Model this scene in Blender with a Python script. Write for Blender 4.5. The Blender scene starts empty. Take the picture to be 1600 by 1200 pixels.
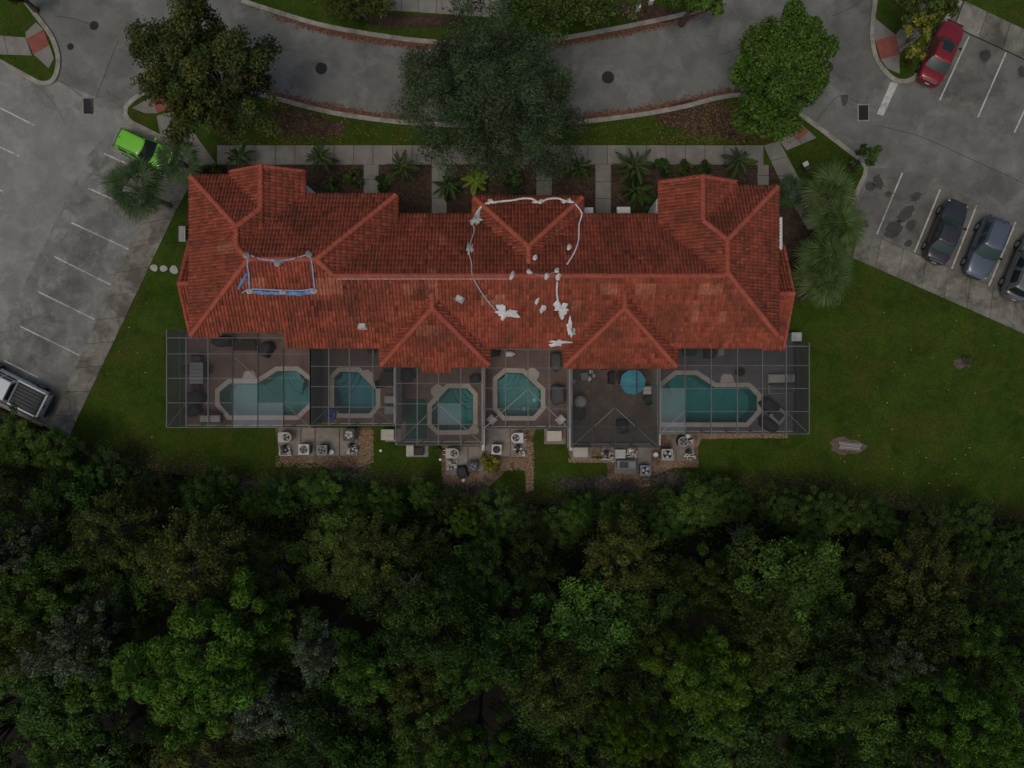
import bpy, bmesh, math, random
import numpy as np
from mathutils import Vector, Matrix
R = math.radians
random.seed(7); rng = np.random.default_rng(7)
S = bpy.context.scene
COL = S.collection
# ------------------------------------------------------------------ camera, sky, sun, exposure
HC, PXM = 50.4, 22.0            # flying height in metres, photo pixels per metre at ground level
cam_d = bpy.data.cameras.new('camera'); cam = bpy.data.objects.new('camera', cam_d); COL.objects.link(cam)
cam.location = (0, 0, HC); cam.rotation_euler = (0, 0, 0)
cam_d.sensor_fit = 'HORIZONTAL'; cam_d.sensor_width = 36; cam_d.lens = 36 * HC * PXM / 1600
cam_d.clip_end = 1500; cam_d.clip_start = .5
S.camera = cam
W = bpy.data.worlds.new('World'); S.world = W; W.use_nodes = True
wn = W.node_tree.nodes; wl = W.node_tree.links
sky = wn.new('ShaderNodeTexSky'); sky.sky_type = 'NISHITA'; sky.sun_disc = False
sky.sun_elevation = R(70); sky.sun_rotation = R(215); sky.dust_density = 6; sky.air_density = 1.2; sky.ozone_density = .6
wl.new(sky.outputs[0], wn['Background'].inputs[0]); wn['Background'].inputs[1].default_value = .12
sd = bpy.data.lights.new('sun', 'SUN'); sd.energy = .8; sd.angle = R(24); sd.color = (1, .98, .92)
sun = bpy.data.objects.new('sun', sd); COL.objects.link(sun); sun.location = (-20, -30, 60)
sun.rotation_euler = (R(20), 0, R(-35))
S.view_settings.view_transform = 'Standard'; S.view_settings.look = 'None'
S.view_settings.gamma = 1; S.view_settings.exposure = -0.92
S.cycles.transparent_max_bounces = 16; S.cycles.max_bounces = 6

def P(px, py, z=0.0):
    k = (HC - z) / HC / PXM
    return Vector(((px - 800) * k, (600 - py) * k, z))
def G(pts, z=0.0): return [tuple(P(x, y, z)[:2]) for x, y in pts]

# ------------------------------------------------------------------ materials
MATS = {}
def nodes_of(name):
    m = bpy.data.materials.new(name); m.use_nodes = True
    nt = m.node_tree; b = nt.nodes['Principled BSDF']
    MATS[name] = m
    return m, nt, nt.nodes, nt.links, b
def noise(nt, scale, detail=5, rough=.6, vec=None, dist=0):
    n = nt.nodes.new('ShaderNodeTexNoise'); n.inputs['Scale'].default_value = scale
    n.inputs['Detail'].default_value = detail; n.inputs['Roughness'].default_value = rough
    n.inputs['Distortion'].default_value = dist
    if vec is not None: nt.links.new(vec, n.inputs['Vector'])
    return n.outputs['Fac']
def ramp(nt, fac, a, b, ca=(0, 0, 0), cb=(1, 1, 1)):
    r = nt.nodes.new('ShaderNodeValToRGB'); e = r.color_ramp.elements
    e[0].position = a; e[1].position = b; e[0].color = (*ca, 1); e[1].color = (*cb, 1)
    nt.links.new(fac, r.inputs[0]); return r.outputs[0]
def mixc(nt, fac, a, b, mode='MIX'):
    m = nt.nodes.new('ShaderNodeMix'); m.data_type = 'RGBA'; m.blend_type = mode
    for s, v in ((m.inputs[0], fac), (m.inputs[6], a), (m.inputs[7], b)):
        if isinstance(v, bpy.types.NodeSocket): nt.links.new(v, s)
        elif isinstance(v, (tuple, list)): s.default_value = (*v[:3], 1)
        else: s.default_value = v
    return m.outputs[2]
def worldpos(nt):
    g = nt.nodes.new('ShaderNodeNewGeometry'); return g.outputs['Position']
def bump(nt, b, h, strength=.3, dist=.02):
    n = nt.nodes.new('ShaderNodeBump'); n.inputs['Strength'].default_value = strength; n.inputs['Distance'].default_value = dist
    nt.links.new(h, n.inputs['Height']); nt.links.new(n.outputs[0], b.inputs['Normal'])
def sc(c, k): return tuple(min(1, x * k) for x in c)
def mat(name, col, rough=.8, var=.2, scale=2.0, fine=25.0, finevar=.12, stain=None, stain_amt=.5, stain_lo=.5, stain_hi=.7, stain_scale=.6,
        bmp=0.0, metal=0.0, objrand=0.0, spec=.3, coat=0.0):
    m, nt, N, L, b = nodes_of(name)
    p = worldpos(nt)
    c = ramp(nt, noise(nt, scale, 7, .66, p, .3), .36, .64, sc(col, 1 - var), sc(col, 1 + var))
    c = mixc(nt, 1.0, c, ramp(nt, noise(nt, fine, 3, .6, p), .25, .75, (1 - finevar,) * 3, (1, 1, 1)), 'MULTIPLY')
    if stain:
        f = ramp(nt, noise(nt, stain_scale, 8, .68, p, .4), stain_lo, stain_hi)
        f2 = mixc(nt, 1.0, f, (stain_amt,) * 3, 'MULTIPLY')
        c = mixc(nt, f2, c, stain)
    if objrand:
        oi = N.new('ShaderNodeObjectInfo')
        c = mixc(nt, 1.0, c, ramp(nt, oi.outputs['Random'], 0, 1, (1 - objrand,) * 3, (1, 1, 1)), 'MULTIPLY')
    L.new(c, b.inputs['Base Color'])
    b.inputs['Roughness'].default_value = rough; b.inputs['Metallic'].default_value = metal
    b.inputs['Specular IOR Level'].default_value = spec; b.inputs['Coat Weight'].default_value = coat
    b.inputs['Coat Roughness'].default_value = .06
    if bmp: bump(nt, b, noise(nt, fine, 4, .6, p), bmp)
    return m
def leafmat(name, col, trans=.25, hue=.03, val=.3, rough=.55):
    """foliage: base colour times the leaf's own tint attribute, a little different for each plant"""
    m, nt, N, L, b = nodes_of(name)
    a = N.new('ShaderNodeAttribute'); a.attribute_name = 'tint'
    c = mixc(nt, 1.0, col, a.outputs['Color'], 'MULTIPLY')
    oi = N.new('ShaderNodeObjectInfo'); h = N.new('ShaderNodeHueSaturation')
    mr = N.new('ShaderNodeMapRange'); mr.inputs[3].default_value = .5 - hue; mr.inputs[4].default_value = .5 + hue
    mv = N.new('ShaderNodeMapRange'); mv.inputs[3].default_value = 1 - val; mv.inputs[4].default_value = 1 + val
    w = N.new('ShaderNodeMath'); w.operation = 'FRACT'; x7 = N.new('ShaderNodeMath'); x7.operation = 'MULTIPLY'; x7.inputs[1].default_value = 7.31
    L.new(oi.outputs['Random'], mr.inputs[0]); L.new(oi.outputs['Random'], x7.inputs[0]); L.new(x7.outputs[0], w.inputs[0]); L.new(w.outputs[0], mv.inputs[0])
    L.new(mr.outputs[0], h.inputs['Hue']); L.new(mv.outputs[0], h.inputs['Value']); L.new(c, h.inputs['Color'])
    L.new(h.outputs[0], b.inputs['Base Color']); b.inputs['Roughness'].default_value = rough; b.inputs['Specular IOR Level'].default_value = .25
    t = N.new('ShaderNodeBsdfTranslucent'); L.new(h.outputs[0], t.inputs[0])
    ms = N.new('ShaderNodeMixShader'); ms.inputs[0].default_value = trans
    L.new(b.outputs[0], ms.inputs[1]); L.new(t.outputs[0], ms.inputs[2]); L.new(ms.outputs[0], N['Material Output'].inputs[0])
    return m
def glassy(name, col, rough=.12, spec=.6):
    m, nt, N, L, b = nodes_of(name)
    b.inputs['Base Color'].default_value = (*col, 1); b.inputs['Roughness'].default_value = rough; b.inputs['Specular IOR Level'].default_value = spec
    return m
def screenmat(name, col, dens):
    m, nt, N, L, b = nodes_of(name)
    b.inputs['Base Color'].default_value = (*col, 1); b.inputs['Roughness'].default_value = .7
    t = N.new('ShaderNodeBsdfTransparent'); ms = N.new('ShaderNodeMixShader')
    f = ramp(nt, noise(nt, .9, 3, .5, worldpos(nt)), .3, .7, (dens * .86,) * 3, (min(1, dens * 1.14),) * 3)
    L.new(f, ms.inputs[0]); L.new(t.outputs[0], ms.inputs[1]); L.new(b.outputs[0], ms.inputs[2]); L.new(ms.outputs[0], N['Material Output'].inputs[0])
    return m

mat('road', (.17, .173, .158), .9, .2, .45, 9, .22, (.27, .265, .25), .6, .5, .68, .5, .15)
mat('bay_concrete', (.178, .175, .155), .9, .22, .7, 9, .24, (.085, .078, .068), .6, .5, .7, .6, .2)
mat('lot_left', (.245, .25, .228), .9, .16, .5, 9, .22, (.33, .335, .31), .6, .5, .66, .7, .15)
mat('bay_left', (.19, .193, .177), .9, .3, .8, 9, .24, (.31, .312, .29), .7, .5, .66, .9, .2)
mat('line_paint', (.62, .61, .58), .8, .12, 3, 30, .3, (.25, .24, .23), .8, .5, .62, 2.2)
mat('slab', (.28, .27, .225), .9, .22, 1.2, 9, .25, (.075, .066, .052), .8, .44, .62, .6, .2, objrand=.22)
mat('walk_slab', (.25, .235, .205), .9, .14, 1.2, 20, .15, (.13, .115, .1), .5, .5, .75, .7, .2, objrand=.16)
mat('joint', (.06, .055, .048), .95)
mat('kerb', (.33, .315, .265), .9, .2, 1.5, 20, .2, (.1, .09, .08), .6, .48, .66, 1.2)
mat('red_pad', (.27, .085, .065), .85, .14, 2, 20, .2)
mat('iron', (.025, .025, .027), .7, .3, 6)
mat('mulch', (.075, .046, .033), .95, .45, 3, 22, .5, (.03, .04, .015), .7, .55, .7, 1.0, .8)
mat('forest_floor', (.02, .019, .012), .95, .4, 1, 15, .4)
mat('gravel', (.22, .145, .095), .95, .4, 2.5, 9, .6, (.32, .27, .24), .8, .5, .68, 1.0, .8)
mat('gravel_grey', (.17, .15, .13), .95, .5, 3.5, 9, .6, (.05, .06, .03), .8, .5, .66, 1.2, .8)
mat('soil', (.16, .12, .1), .95, .25, 3, 16, .4, bmp=.6)
mat('stucco', (.72, .69, .62), .9, .06, 1, 30, .06, (.45, .42, .36), .4, .55, .8, .8, .1)
mat('white_wall', (.58, .57, .54), .9, .1, 1, 30, .1, (.1, .095, .08), .8, .55, .68, 2.0, .1)
mat('beige_wall', (.4, .385, .32), .9, .1, 1, 30, .1, (.2, .19, .16), .6, .55, .75, 1.0)
mat('white_paint', (.75, .75, .73), .6, .04)
mat('frame_light', (.36, .36, .34), .5, .1)
mat('frame_bronze', (.05, .049, .047), .5, .1)
mat('frame_grey', (.17, .17, .165), .5, .1)
mat('ridge', (.4, .098, .06), .8, .16, 2.0, 14, .2, (.2, .07, .05), .5, .52, .72, 1.2, .2)
mat('deckfelt', (.07, .04, .035), .95)
mat('paver', (.2, .14, .12), .9, .14, .8, 12, .2, (.1, .075, .068), .5, .5, .7, 1.0, .3)
mat('paver_grey', (.15, .145, .155), .9, .14, .8, 12, .2, (.09, .085, .09), .5, .5, .7, 1.0, .3)
mat('patio_brown', (.17, .13, .105), .9, .2, .8, 10, .25, (.09, .07, .055), .6, .48, .66, .9, .3)
mat('coping', (.48, .44, .385), .85, .1, 1.5, 20, .12)
mat('plaster', (.06, .32, .31), .8, .1, .7)
mat('plaster_pale', (.2, .38, .37), .8, .1, .7)
mat('plaster_blue', (.05, .3, .37), .8, .1, .7)
mat('ac_white', (.6, .59, .55), .5, .06)
mat('ac_beige', (.47, .45, .38), .6, .08)
mat('ac_blue', (.2, .25, .28), .5, .08)
mat('ac_grey', (.36, .36, .36), .5, .08)
mat('ac_dark', (.055, .056, .058), .5, .1)
mat('black', (.018, .018, .02), .5, .1)
mat('blade', (.25, .26, .28), .4, .1)
mat('pvc', (.7, .68, .62), .4, .05)
mat('pad', (.29, .26, .225), .9, .2, 1.2, 18, .15, (.15, .12, .1), .6, .5, .7, 1.0, .2, objrand=.15)
mat('box_beige', (.55, .5, .4), .6, .05)
mat('box_grey', (.22, .26, .29), .5, .08)
mat('tarp_blue', (.13, .28, .55), .6, .3, 2, 20, .2)
mat('cord_blue', (.3, .4, .55), .6, .25, 5)
mat('tarp_white', (.78, .78, .78), .6, .12, 3, 20, .2)
mat('plastic_grey', (.45, .47, .46), .5, .2, 3)
mat('sandbag', (.58, .55, .48), .9, .12, 4)
mat('cover_grey', (.1, .105, .115), .7, .2, 2)
mat('cover_dark', (.035, .036, .04), .7, .25, 2)
mat('cover_green', (.02, .07, .06), .7, .15)
mat('mat_green', (.03, .1, .075), .9, .1)
mat('umbrella_blue', (.08, .36, .46), .8, .1, 1.5)
mat('float_blue', (.03, .13, .42), .4, .1)
mat('cushion_grey', (.3, .31, .32), .9, .08)
mat('cushion_pale', (.42, .41, .38), .9, .08)
mat('wicker', (.05, .042, .036), .8, .2, 10)
mat('chair_white', (.66, .67, .66), .6, .06)
mat('red_plastic', (.4, .05, .04), .5)
mat('timber', (.3, .27, .23), .85, .2, 3)
mat('bark', (.13, .105, .085), .95, .3, 3, 12, .4, bmp=.6)
mat('bark_grey', (.22, .2, .18), .95, .3, 3, 12, .4)
mat('leaf_litter', (.2, .12, .04), .9, .4, 6)
mat('leaf_gutter', (.16, .075, .045), .9, .5, 6)
mat('edge_brown', (.12, .085, .055), .95, .5, 5)
mat('bed_tan', (.3, .2, .125), .95, .5, 7)
mat('stone', (.4, .385, .35), .9, .15, 2)
mat('tyre', (.02, .02, .02), .8)
mat('rim', (.4, .4, .41), .3, .05, metal=.8)
mat('plate', (.6, .6, .58), .5)
mat('lamp_red', (.16, .012, .012), .2, spec=.6)
mat('lamp_clear', (.22, .23, .24), .1, spec=.7)
mat('chrome', (.6, .6, .6), .15, metal=1)
glassy('car_glass', (.018, .026, .026)); glassy('car_glass_green', (.03, .06, .05)); glassy('window_glass', (.03, .035, .04))
for n, c, me in (('paint_lime', (.17, .6, .015), 0), ('paint_red', (.24, .012, .018), .2), ('paint_dark', (.035, .036, .042), .2), ('paint_blue', (.12, .145, .185), .4),
                 ('paint_grey', (.17, .185, .195), .4), ('paint_white', (.62, .66, .68), 0)):
    mat(n, c, .3, .03, .5, 40, .03, metal=me, coat=.7, spec=.5)
screenmat('screen_dark', (.02, .024, .026), .5); screenmat('screen_mid', (.03, .032, .034), .3)
screenmat('screen_sheen', (.24, .28, .3), .36); screenmat('screen_clear', (.05, .05, .05), .12)  # the pale one paints a reflection on some panels as whitish diffuse colour
leafmat('leaf_oak', (.058, .088, .04), .2, .015, .1); leafmat('leaf_rust', (.056, .08, .016), .25, .01, .05); leafmat('leaf_olive', (.074, .1, .018), .25, .02, .15)
leafmat('leaf_bright', (.08, .15, .02), .25, .01, .08); leafmat('leaf_forest', (.05, .1, .014), .25, .016, .5)
leafmat('leaf_pine', (.082, .155, .016), .25, .02, .15); leafmat('leaf_silver', (.1, .135, .085), .15, .02, .15)
leafmat('leaf_yellow', (.21, .2, .03), .25, .02, .1); leafmat('leaf_palm', (.05, .092, .03), .2, .015, .15)
leafmat('leaf_palm_light', (.08, .125, .034), .2, .015, .2); leafmat('leaf_shrub', (.06, .11, .025), .2, .03, .3)
leafmat('leaf_lime', (.2, .3, .03), .2, .02, .1); leafmat('leaf_under', (.042, .09, .014), .2, .014, .4)
# lawn
m, nt, N, L, b = nodes_of('lawn')
p = worldpos(nt)
c = ramp(nt, noise(nt, .4, 7, .7, p, .3), .36, .64, (.03, .067, .004), (.06, .112, .008))
c = mixc(nt, ramp(nt, noise(nt, .22, 7, .7, p, .5), .48, .68, (0,) * 3, (.8,) * 3), c, (.08, .09, .014))
c = mixc(nt, 1.0, c, ramp(nt, noise(nt, 7, 5, .8, p), .32, .68, (.45,) * 3, (1, 1, 1)), 'MULTIPLY')
c = mixc(nt, ramp(nt, noise(nt, 1.3, 7, .75, p, .5), .5, .72, (0,) * 3, (.75,) * 3), c, (.085, .082, .02))
c = mixc(nt, ramp(nt, noise(nt, .9, 6, .7, p, .4), .56, .72, (0,) * 3, (.5,) * 3), c, (.022, .05, .008))
L.new(c, b.inputs['Base Color']); b.inputs['Roughness'].default_value = .9; b.inputs['Specular IOR Level'].default_value = .15
bump(nt, b, noise(nt, 16, 5, .75, p), .9, .06)
# roof tiles: each tile's own firing colour, lichen and soot in patches
m, nt, N, L, b = nodes_of('tile')
a = N.new('ShaderNodeAttribute'); a.attribute_name = 'tint'
p = worldpos(nt)
c = mixc(nt, 1.0, (.40, .1, .058), a.outputs['Color'], 'MULTIPLY')
c = mixc(nt, ramp(nt, noise(nt, .55, 7, .72, p, .3), .42, .66, (0,) * 3, (.72,) * 3), c, (.13, .052, .032))
c = mixc(nt, ramp(nt, noise(nt, 4, 6, .75, p), .46, .7, (0,) * 3, (.65,) * 3), c, (.11, .048, .03))
c = mixc(nt, ramp(nt, noise(nt, 1.6, 6, .75, p, .6), .6, .76, (0,) * 3, (.5,) * 3), c, (.055, .04, .026))
L.new(c, b.inputs['Base Color']); b.inputs['Roughness'].default_value = .85; b.inputs['Specular IOR Level'].default_value = .2
# pool water: clear, mirror film at the surface
m, nt, N, L, b = nodes_of('water')
t = N.new('ShaderNodeBsdfTransparent'); t.inputs[0].default_value = (.62, .86, .87, 1)
g = N.new('ShaderNodeBsdfGlossy'); g.inputs['Roughness'].default_value = .04
fr = N.new('ShaderNodeFresnel'); fr.inputs[0].default_value = 1.33
ms = N.new('ShaderNodeMixShader'); L.new(fr.outputs[0], ms.inputs[0]); L.new(t.outputs[0], ms.inputs[1]); L.new(g.outputs[0], ms.inputs[2])
bp = N.new('ShaderNodeBump'); bp.inputs['Strength'].default_value = .12; bp.inputs['Distance'].default_value = .03
L.new(noise(nt, 3.5, 3, .5, worldpos(nt)), bp.inputs['Height']); L.new(bp.outputs[0], g.inputs['Normal']); L.new(bp.outputs[0], fr.inputs['Normal'])
L.new(ms.outputs[0], N['Material Output'].inputs[0])
# oil stain: soaked irregular blot fading at its rim
def blot(name, colour, dens):
    m, nt, N, L, b = nodes_of(name)
    tc = N.new('ShaderNodeTexCoord'); ln = N.new('ShaderNodeVectorMath'); ln.operation = 'LENGTH'; L.new(tc.outputs['Object'], ln.inputs[0])
    ad = N.new('ShaderNodeMath'); ad.operation = 'SUBTRACT'; L.new(ln.outputs['Value'], ad.inputs[0])
    nz = N.new('ShaderNodeMath'); nz.operation = 'MULTIPLY'; nz.inputs[1].default_value = 2.6
    L.new(noise(nt, 2.2, 7, .78, worldpos(nt)), nz.inputs[0]); L.new(nz.outputs[0], ad.inputs[1])
    f = ramp(nt, ad.outputs[0], -1.2, -.72, (dens,) * 3, (0, 0, 0))
    t = N.new('ShaderNodeBsdfTransparent'); ms = N.new('ShaderNodeMixShader'); b.inputs['Base Color'].default_value = (*colour, 1); b.inputs['Roughness'].default_value = .7
    L.new(f, ms.inputs[0]); L.new(t.outputs[0], ms.inputs[1]); L.new(b.outputs[0], ms.inputs[2]); L.new(ms.outputs[0], N['Material Output'].inputs[0])
blot('oil', (.035, .034, .031), .48); blot('cement', (.36, .36, .335), .22); blot('grime', (.12, .115, .1), .16)
# ------------------------------------------------------------------ object and mesh helpers
def tag(o, label=None, cat=None, group=None, kind=None):
    for k, v in (('label', label), ('category', cat), ('group', group), ('kind', kind)):
        if v: o[k] = v
    return o
def empty(name, loc=(0, 0, 0), rz=0, **kw):
    o = bpy.data.objects.new(name, None); COL.objects.link(o); o.location = loc; o.rotation_euler = (0, 0, rz); o.empty_display_size = .3
    return tag(o, **kw)
def link(name, me, parent=None, loc=None, **kw):
    o = bpy.data.objects.new(name, me); COL.objects.link(o)
    if parent is not None: o.parent = parent
    if loc is not None: o.location = loc
    return tag(o, **kw)
def copy_tree(o, parent=None):
    c = o.copy(); COL.objects.link(c); c.parent = parent
    for ch in o.children: copy_tree(ch, c)
    return c
class MB:
    def __init__(s): s.v = []; s.f = []
    def add(s, vs, fs):
        n = len(s.v); s.v += [tuple(v) for v in vs]; s.f += [tuple(i + n for i in f) for f in fs]; return s
    def box(s, x0, x1, y0, y1, z0, z1, b=0):
        if b:
            b = min(b, (x1 - x0) * .4, (y1 - y0) * .4, (z1 - z0) * .4); vs = []
            for z, k in ((z0, b), (z0 + b, 0), (z1 - b, 0), (z1, b)):
                vs += [(x0 + k + b, y0 + k, z), (x1 - k - b, y0 + k, z), (x1 - k, y0 + k + b, z), (x1 - k, y1 - k - b, z), (x1 - k - b, y1 - k, z), (x0 + k + b, y1 - k, z), (x0 + k, y1 - k - b, z), (x0 + k, y0 + k + b, z)]
            fs = [tuple(range(7, -1, -1)), tuple(range(24, 32))]
            for r in range(3):
                for i in range(8): j = (i + 1) % 8; fs.append((r * 8 + i, r * 8 + j, r * 8 + 8 + j, r * 8 + 8 + i))
            return s.add(vs, fs)
        return s.add([(x0, y0, z0), (x1, y0, z0), (x1, y1, z0), (x0, y1, z0), (x0, y0, z1), (x1, y0, z1), (x1, y1, z1), (x0, y1, z1)],
                     [(3, 2, 1, 0), (4, 5, 6, 7), (0, 1, 5, 4), (1, 2, 6, 5), (2, 3, 7, 6), (3, 0, 4, 7)])
    def prism(s, poly, z0, z1):
        n = len(poly); ar = sum(poly[i][0] * poly[(i + 1) % n][1] - poly[(i + 1) % n][0] * poly[i][1] for i in range(n))
        if ar < 0: poly = poly[::-1]
        vs = [(x, y, z0) for x, y in poly] + [(x, y, z1) for x, y in poly]
        return s.add(vs, [tuple(range(n - 1, -1, -1)), tuple(range(n, 2 * n))] + [(i, (i + 1) % n, n + (i + 1) % n, n + i) for i in range(n)])
    def cyl(s, x, y, z0, z1, r0, r1=None, n=16):
        r1 = r0 if r1 is None else r1
        vs = [(x + r * math.cos(2 * math.pi * i / n), y + r * math.sin(2 * math.pi * i / n), z) for z, r in ((z0, r0), (z1, r1)) for i in range(n)]
        return s.add(vs, [tuple(range(n - 1, -1, -1)), tuple(range(n, 2 * n))] + [(i, (i + 1) % n, n + (i + 1) % n, n + i) for i in range(n)])
    def tube(s, pts, rad, n=6):
        pts = [Vector(p) for p in pts]; rad = rad if isinstance(rad, (list, tuple)) else [rad] * len(pts); base = len(s.v)
        for i, p in enumerate(pts):
            d = (pts[min(i + 1, len(pts) - 1)] - pts[max(i - 1, 0)]).normalized()
            u = d.cross(Vector((0, 0, 1)) if abs(d.z) < .9 else Vector((1, 0, 0))).normalized(); w = u.cross(d)
            s.v += [tuple(p + (u * math.cos(2 * math.pi * k / n) + w * math.sin(2 * math.pi * k / n)) * rad[i]) for k in range(n)]
        for i in range(len(pts) - 1):
            for k in range(n): j = (k + 1) % n; s.f.append((base + i * n + k, base + i * n + j, base + i * n + n + j, base + i * n + n + k))
        s.f.append(tuple(base + k for k in range(n))[::-1]); s.f.append(tuple(base + (len(pts) - 1) * n + k for k in range(n)))
        return s
    def bar(s, a, b, w, h):
        """box beam from a to b, w wide and h deep"""
        a = Vector(a); b = Vector(b); d = (b - a).normalized(); u = d.cross(Vector((0, 0, 1)) if abs(d.z) < .95 else Vector((0, 1, 0))).normalized() * w / 2
        t = u.cross(d).normalized() * h / 2
        return s.add([a - u - t, a + u - t, a + u + t, a - u + t, b - u - t, b + u - t, b + u + t, b - u + t], [(0, 1, 2, 3), (7, 6, 5, 4), (1, 0, 4, 5), (2, 1, 5, 6), (3, 2, 6, 7), (0, 3, 7, 4)])
    def ribbon(s, line, w, z0, z1, closed=False, side=0):
        n = len(line); Lf = []; Rt = []
        for i, (x, y) in enumerate(line):
            a = line[(i - 1) % n] if (closed or i) else line[i]; c = line[(i + 1) % n] if (closed or i < n - 1) else line[i]
            d = Vector((c[0] - a[0], c[1] - a[1])).normalized(); nn = Vector((-d.y, d.x))
            Lf.append((x + nn.x * w * (.5 + side), y + nn.y * w * (.5 + side))); Rt.append((x - nn.x * w * (.5 - side), y - nn.y * w * (.5 - side)))
        vs = [(*q, z) for z in (z0, z1) for q in Lf] + [(*q, z) for z in (z0, z1) for q in Rt]
        fs = []
        for i in range(n if closed else n - 1):
            j = (i + 1) % n
            fs += [(n + i, 3 * n + i, 3 * n + j, n + j), (i, n + i, n + j, j), (2 * n + j, 3 * n + j, 3 * n + i, 2 * n + i)]
        if not closed: fs += [(0, 2 * n, 3 * n, n), (n - 1, 2 * n - 1, 4 * n - 1, 3 * n - 1)]
        return s.add(vs, fs)
    def mesh(s, name, mt, smooth=False):
        me = bpy.data.meshes.new(name); me.from_pydata(s.v, [], s.f); me.materials.append(MATS[mt]); 
        if smooth: me.polygons.foreach_set('use_smooth', [True] * len(me.polygons))
        me.update(); return me
    def build(s, name, mt, parent=None, smooth=False, **kw):
        return link(name, s.mesh(name, mt, smooth), parent, **kw)
def fix_normals(me):
    bm = bmesh.new(); bm.from_mesh(me); bmesh.ops.recalc_face_normals(bm, faces=bm.faces); bm.to_mesh(me); bm.free()
def holed(name, outer, holes, z0, z1, mt, parent=None, **kw):
    """slab with openings cut through it"""
    bm = bmesh.new(); edges = []
    loops = [outer] + list(holes); tops = []
    for lp in loops:
        vs = [bm.verts.new((x, y, z1)) for x, y in lp]; tops.append(vs)
        edges += [bm.edges.new((vs[i], vs[(i + 1) % len(vs)])) for i in range(len(vs))]
    bmesh.ops.triangle_fill(bm, use_beauty=True, use_dissolve=False, edges=edges, normal=(0, 0, 1))
    for f in bm.faces:
        if f.normal.z < 0: f.normal_flip()
    for vs in tops:
        lo = [bm.verts.new((v.co.x, v.co.y, z0)) for v in vs]
        for i in range(len(vs)): j = (i + 1) % len(vs); bm.faces.new((vs[i], vs[j], lo[j], lo[i]))
    me = bpy.data.meshes.new(name); bm.to_mesh(me); bm.free(); me.materials.append(MATS[mt])
    return link(name, me, parent, **kw)
def np_mesh(name, verts, quads, mt, tint=None, smooth=False):
    me = bpy.data.meshes.new(name); nv, nf = len(verts), len(quads); k = quads.shape[1]
    me.vertices.add(nv); me.vertices.foreach_set('co', np.ascontiguousarray(verts, dtype=np.float32).ravel())
    me.loops.add(nf * k); me.loops.foreach_set('vertex_index', np.ascontiguousarray(quads, dtype=np.int32).ravel())
    me.polygons.add(nf); me.polygons.foreach_set('loop_start', np.arange(0, nf * k, k, dtype=np.int32)); me.polygons.foreach_set('loop_total', np.full(nf, k, dtype=np.int32))
    if tint is not None:
        at = me.attributes.new('tint', 'FLOAT_COLOR', 'POINT'); c = np.ones((nv, 4), dtype=np.float32); c[:, :3] = tint; at.data.foreach_set('color', c.ravel())
    me.materials.append(MATS[mt])
    me.update(calc_edges=True); me.validate()
    if smooth: me.polygons.foreach_set('use_smooth', [True] * len(me.polygons))
    return me
def spline(pts, n=6, closed=False):
    out = []; m_ = len(pts)
    for i in range(m_ if closed else m_ - 1):
        p0, p1, p2, p3 = [np.array(pts[(i + k) % m_] if closed else pts[min(max(i + k, 0), m_ - 1)], float) for k in (-1, 0, 1, 2)]
        for t in np.linspace(0, 1, n, endpoint=False):
            out.append(tuple(.5 * ((2 * p1) + (-p0 + p2) * t + (2 * p0 - 5 * p1 + 4 * p2 - p3) * t * t + (-p0 + 3 * p1 - 3 * p2 + p3) * t ** 3)))
    if not closed: out.append(tuple(pts[-1]))
    return out

# ------------------------------------------------------------------ ground, roads, lawns, walks
PATIO = [(291, 520), (1238, 520), (1238, 673), (1017, 673), (1017, 690), (887, 690), (887, 666), (757.5, 666), (757.5, 690), (627.5, 690), (627.5, 661), (502.6, 661), (502.6, 664), (291, 664)]
holed('ground', [(-420, -420), (420, -420), (420, 420), (-420, 420)], [G(PATIO)], -1.9, -.03, 'forest_floor', kind='structure')
road = MB().prism(G([(-900, -700), (2500, -700), (2500, 940), (1600, 512), (1330, 392), (1200, 300), (300, 300), (250, 360), (100, 676), (68, 662), (-900, 180)]), -.02, 0).build('road', 'road', kind='structure')
K1 = spline([(198, 168), (214, 153), (249, 136), (300, 130), (370, 139), (440, 157), (520, 177), (610, 190), (700, 196), (770, 198), (850, 196), (920, 190), (1000, 180), (1070, 167), (1130, 152), (1180, 150), (1225, 164), (1267, 192), (1330, 240)], 4)
K1 += [(1344, 250), (1352, 263), (1350, 275), (1327, 322), (1340, 362)]
K0 = [(265, 248), (268, 228), (262, 220), (206, 192), (197, 180)]
LAWN = K1 + [(1427, 396), (1600, 472), (1900, 605), (1900, 860), (1600, 815), (1500, 806), (1300, 785), (1100, 790), (900, 790), (760, 780), (640, 775), (560, 772), (430, 772), (300, 745), (180, 722), (108, 690), (68, 664), (87, 649), (219, 352)] + K0
lawn = holed('lawn', G(LAWN), [G(PATIO)], -.03, .10, 'lawn', kind='structure')
FAR = spline([(378, 2), (440, 22), (520, 44), (640, 63), (730, 69), (800, 69), (870, 62), (960, 46), (1070, 23), (1132, 2)], 4)
MB().prism(G([(330, -40)] + FAR + [(1180, -40), (1300, -420), (200, -420)]), -.03, .10).build('far_verge', 'lawn', kind='structure')
ISL = spline([(39, 0), (60, 28), (80, 55), (90, 80), (92, 103), (84, 126), (66, 131), (45, 121), (0, 96)], 5)
MB().prism(G(ISL + [(-120, 40), (-120, -120), (-20, -120)]), -.03, .10).build('verge', 'lawn', kind='structure')
ISR = spline([(1368, -10), (1363, 30), (1362, 64), (1370, 96), (1392, 122), (1412, 128), (1430, 120), (1442, 98), (1460, 56), (1500, 2)], 5)
MB().prism(G(ISR + [(1590, -180), (1400, -180)]), -.03, .10).build('verge', 'lawn', kind='structure')
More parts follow.
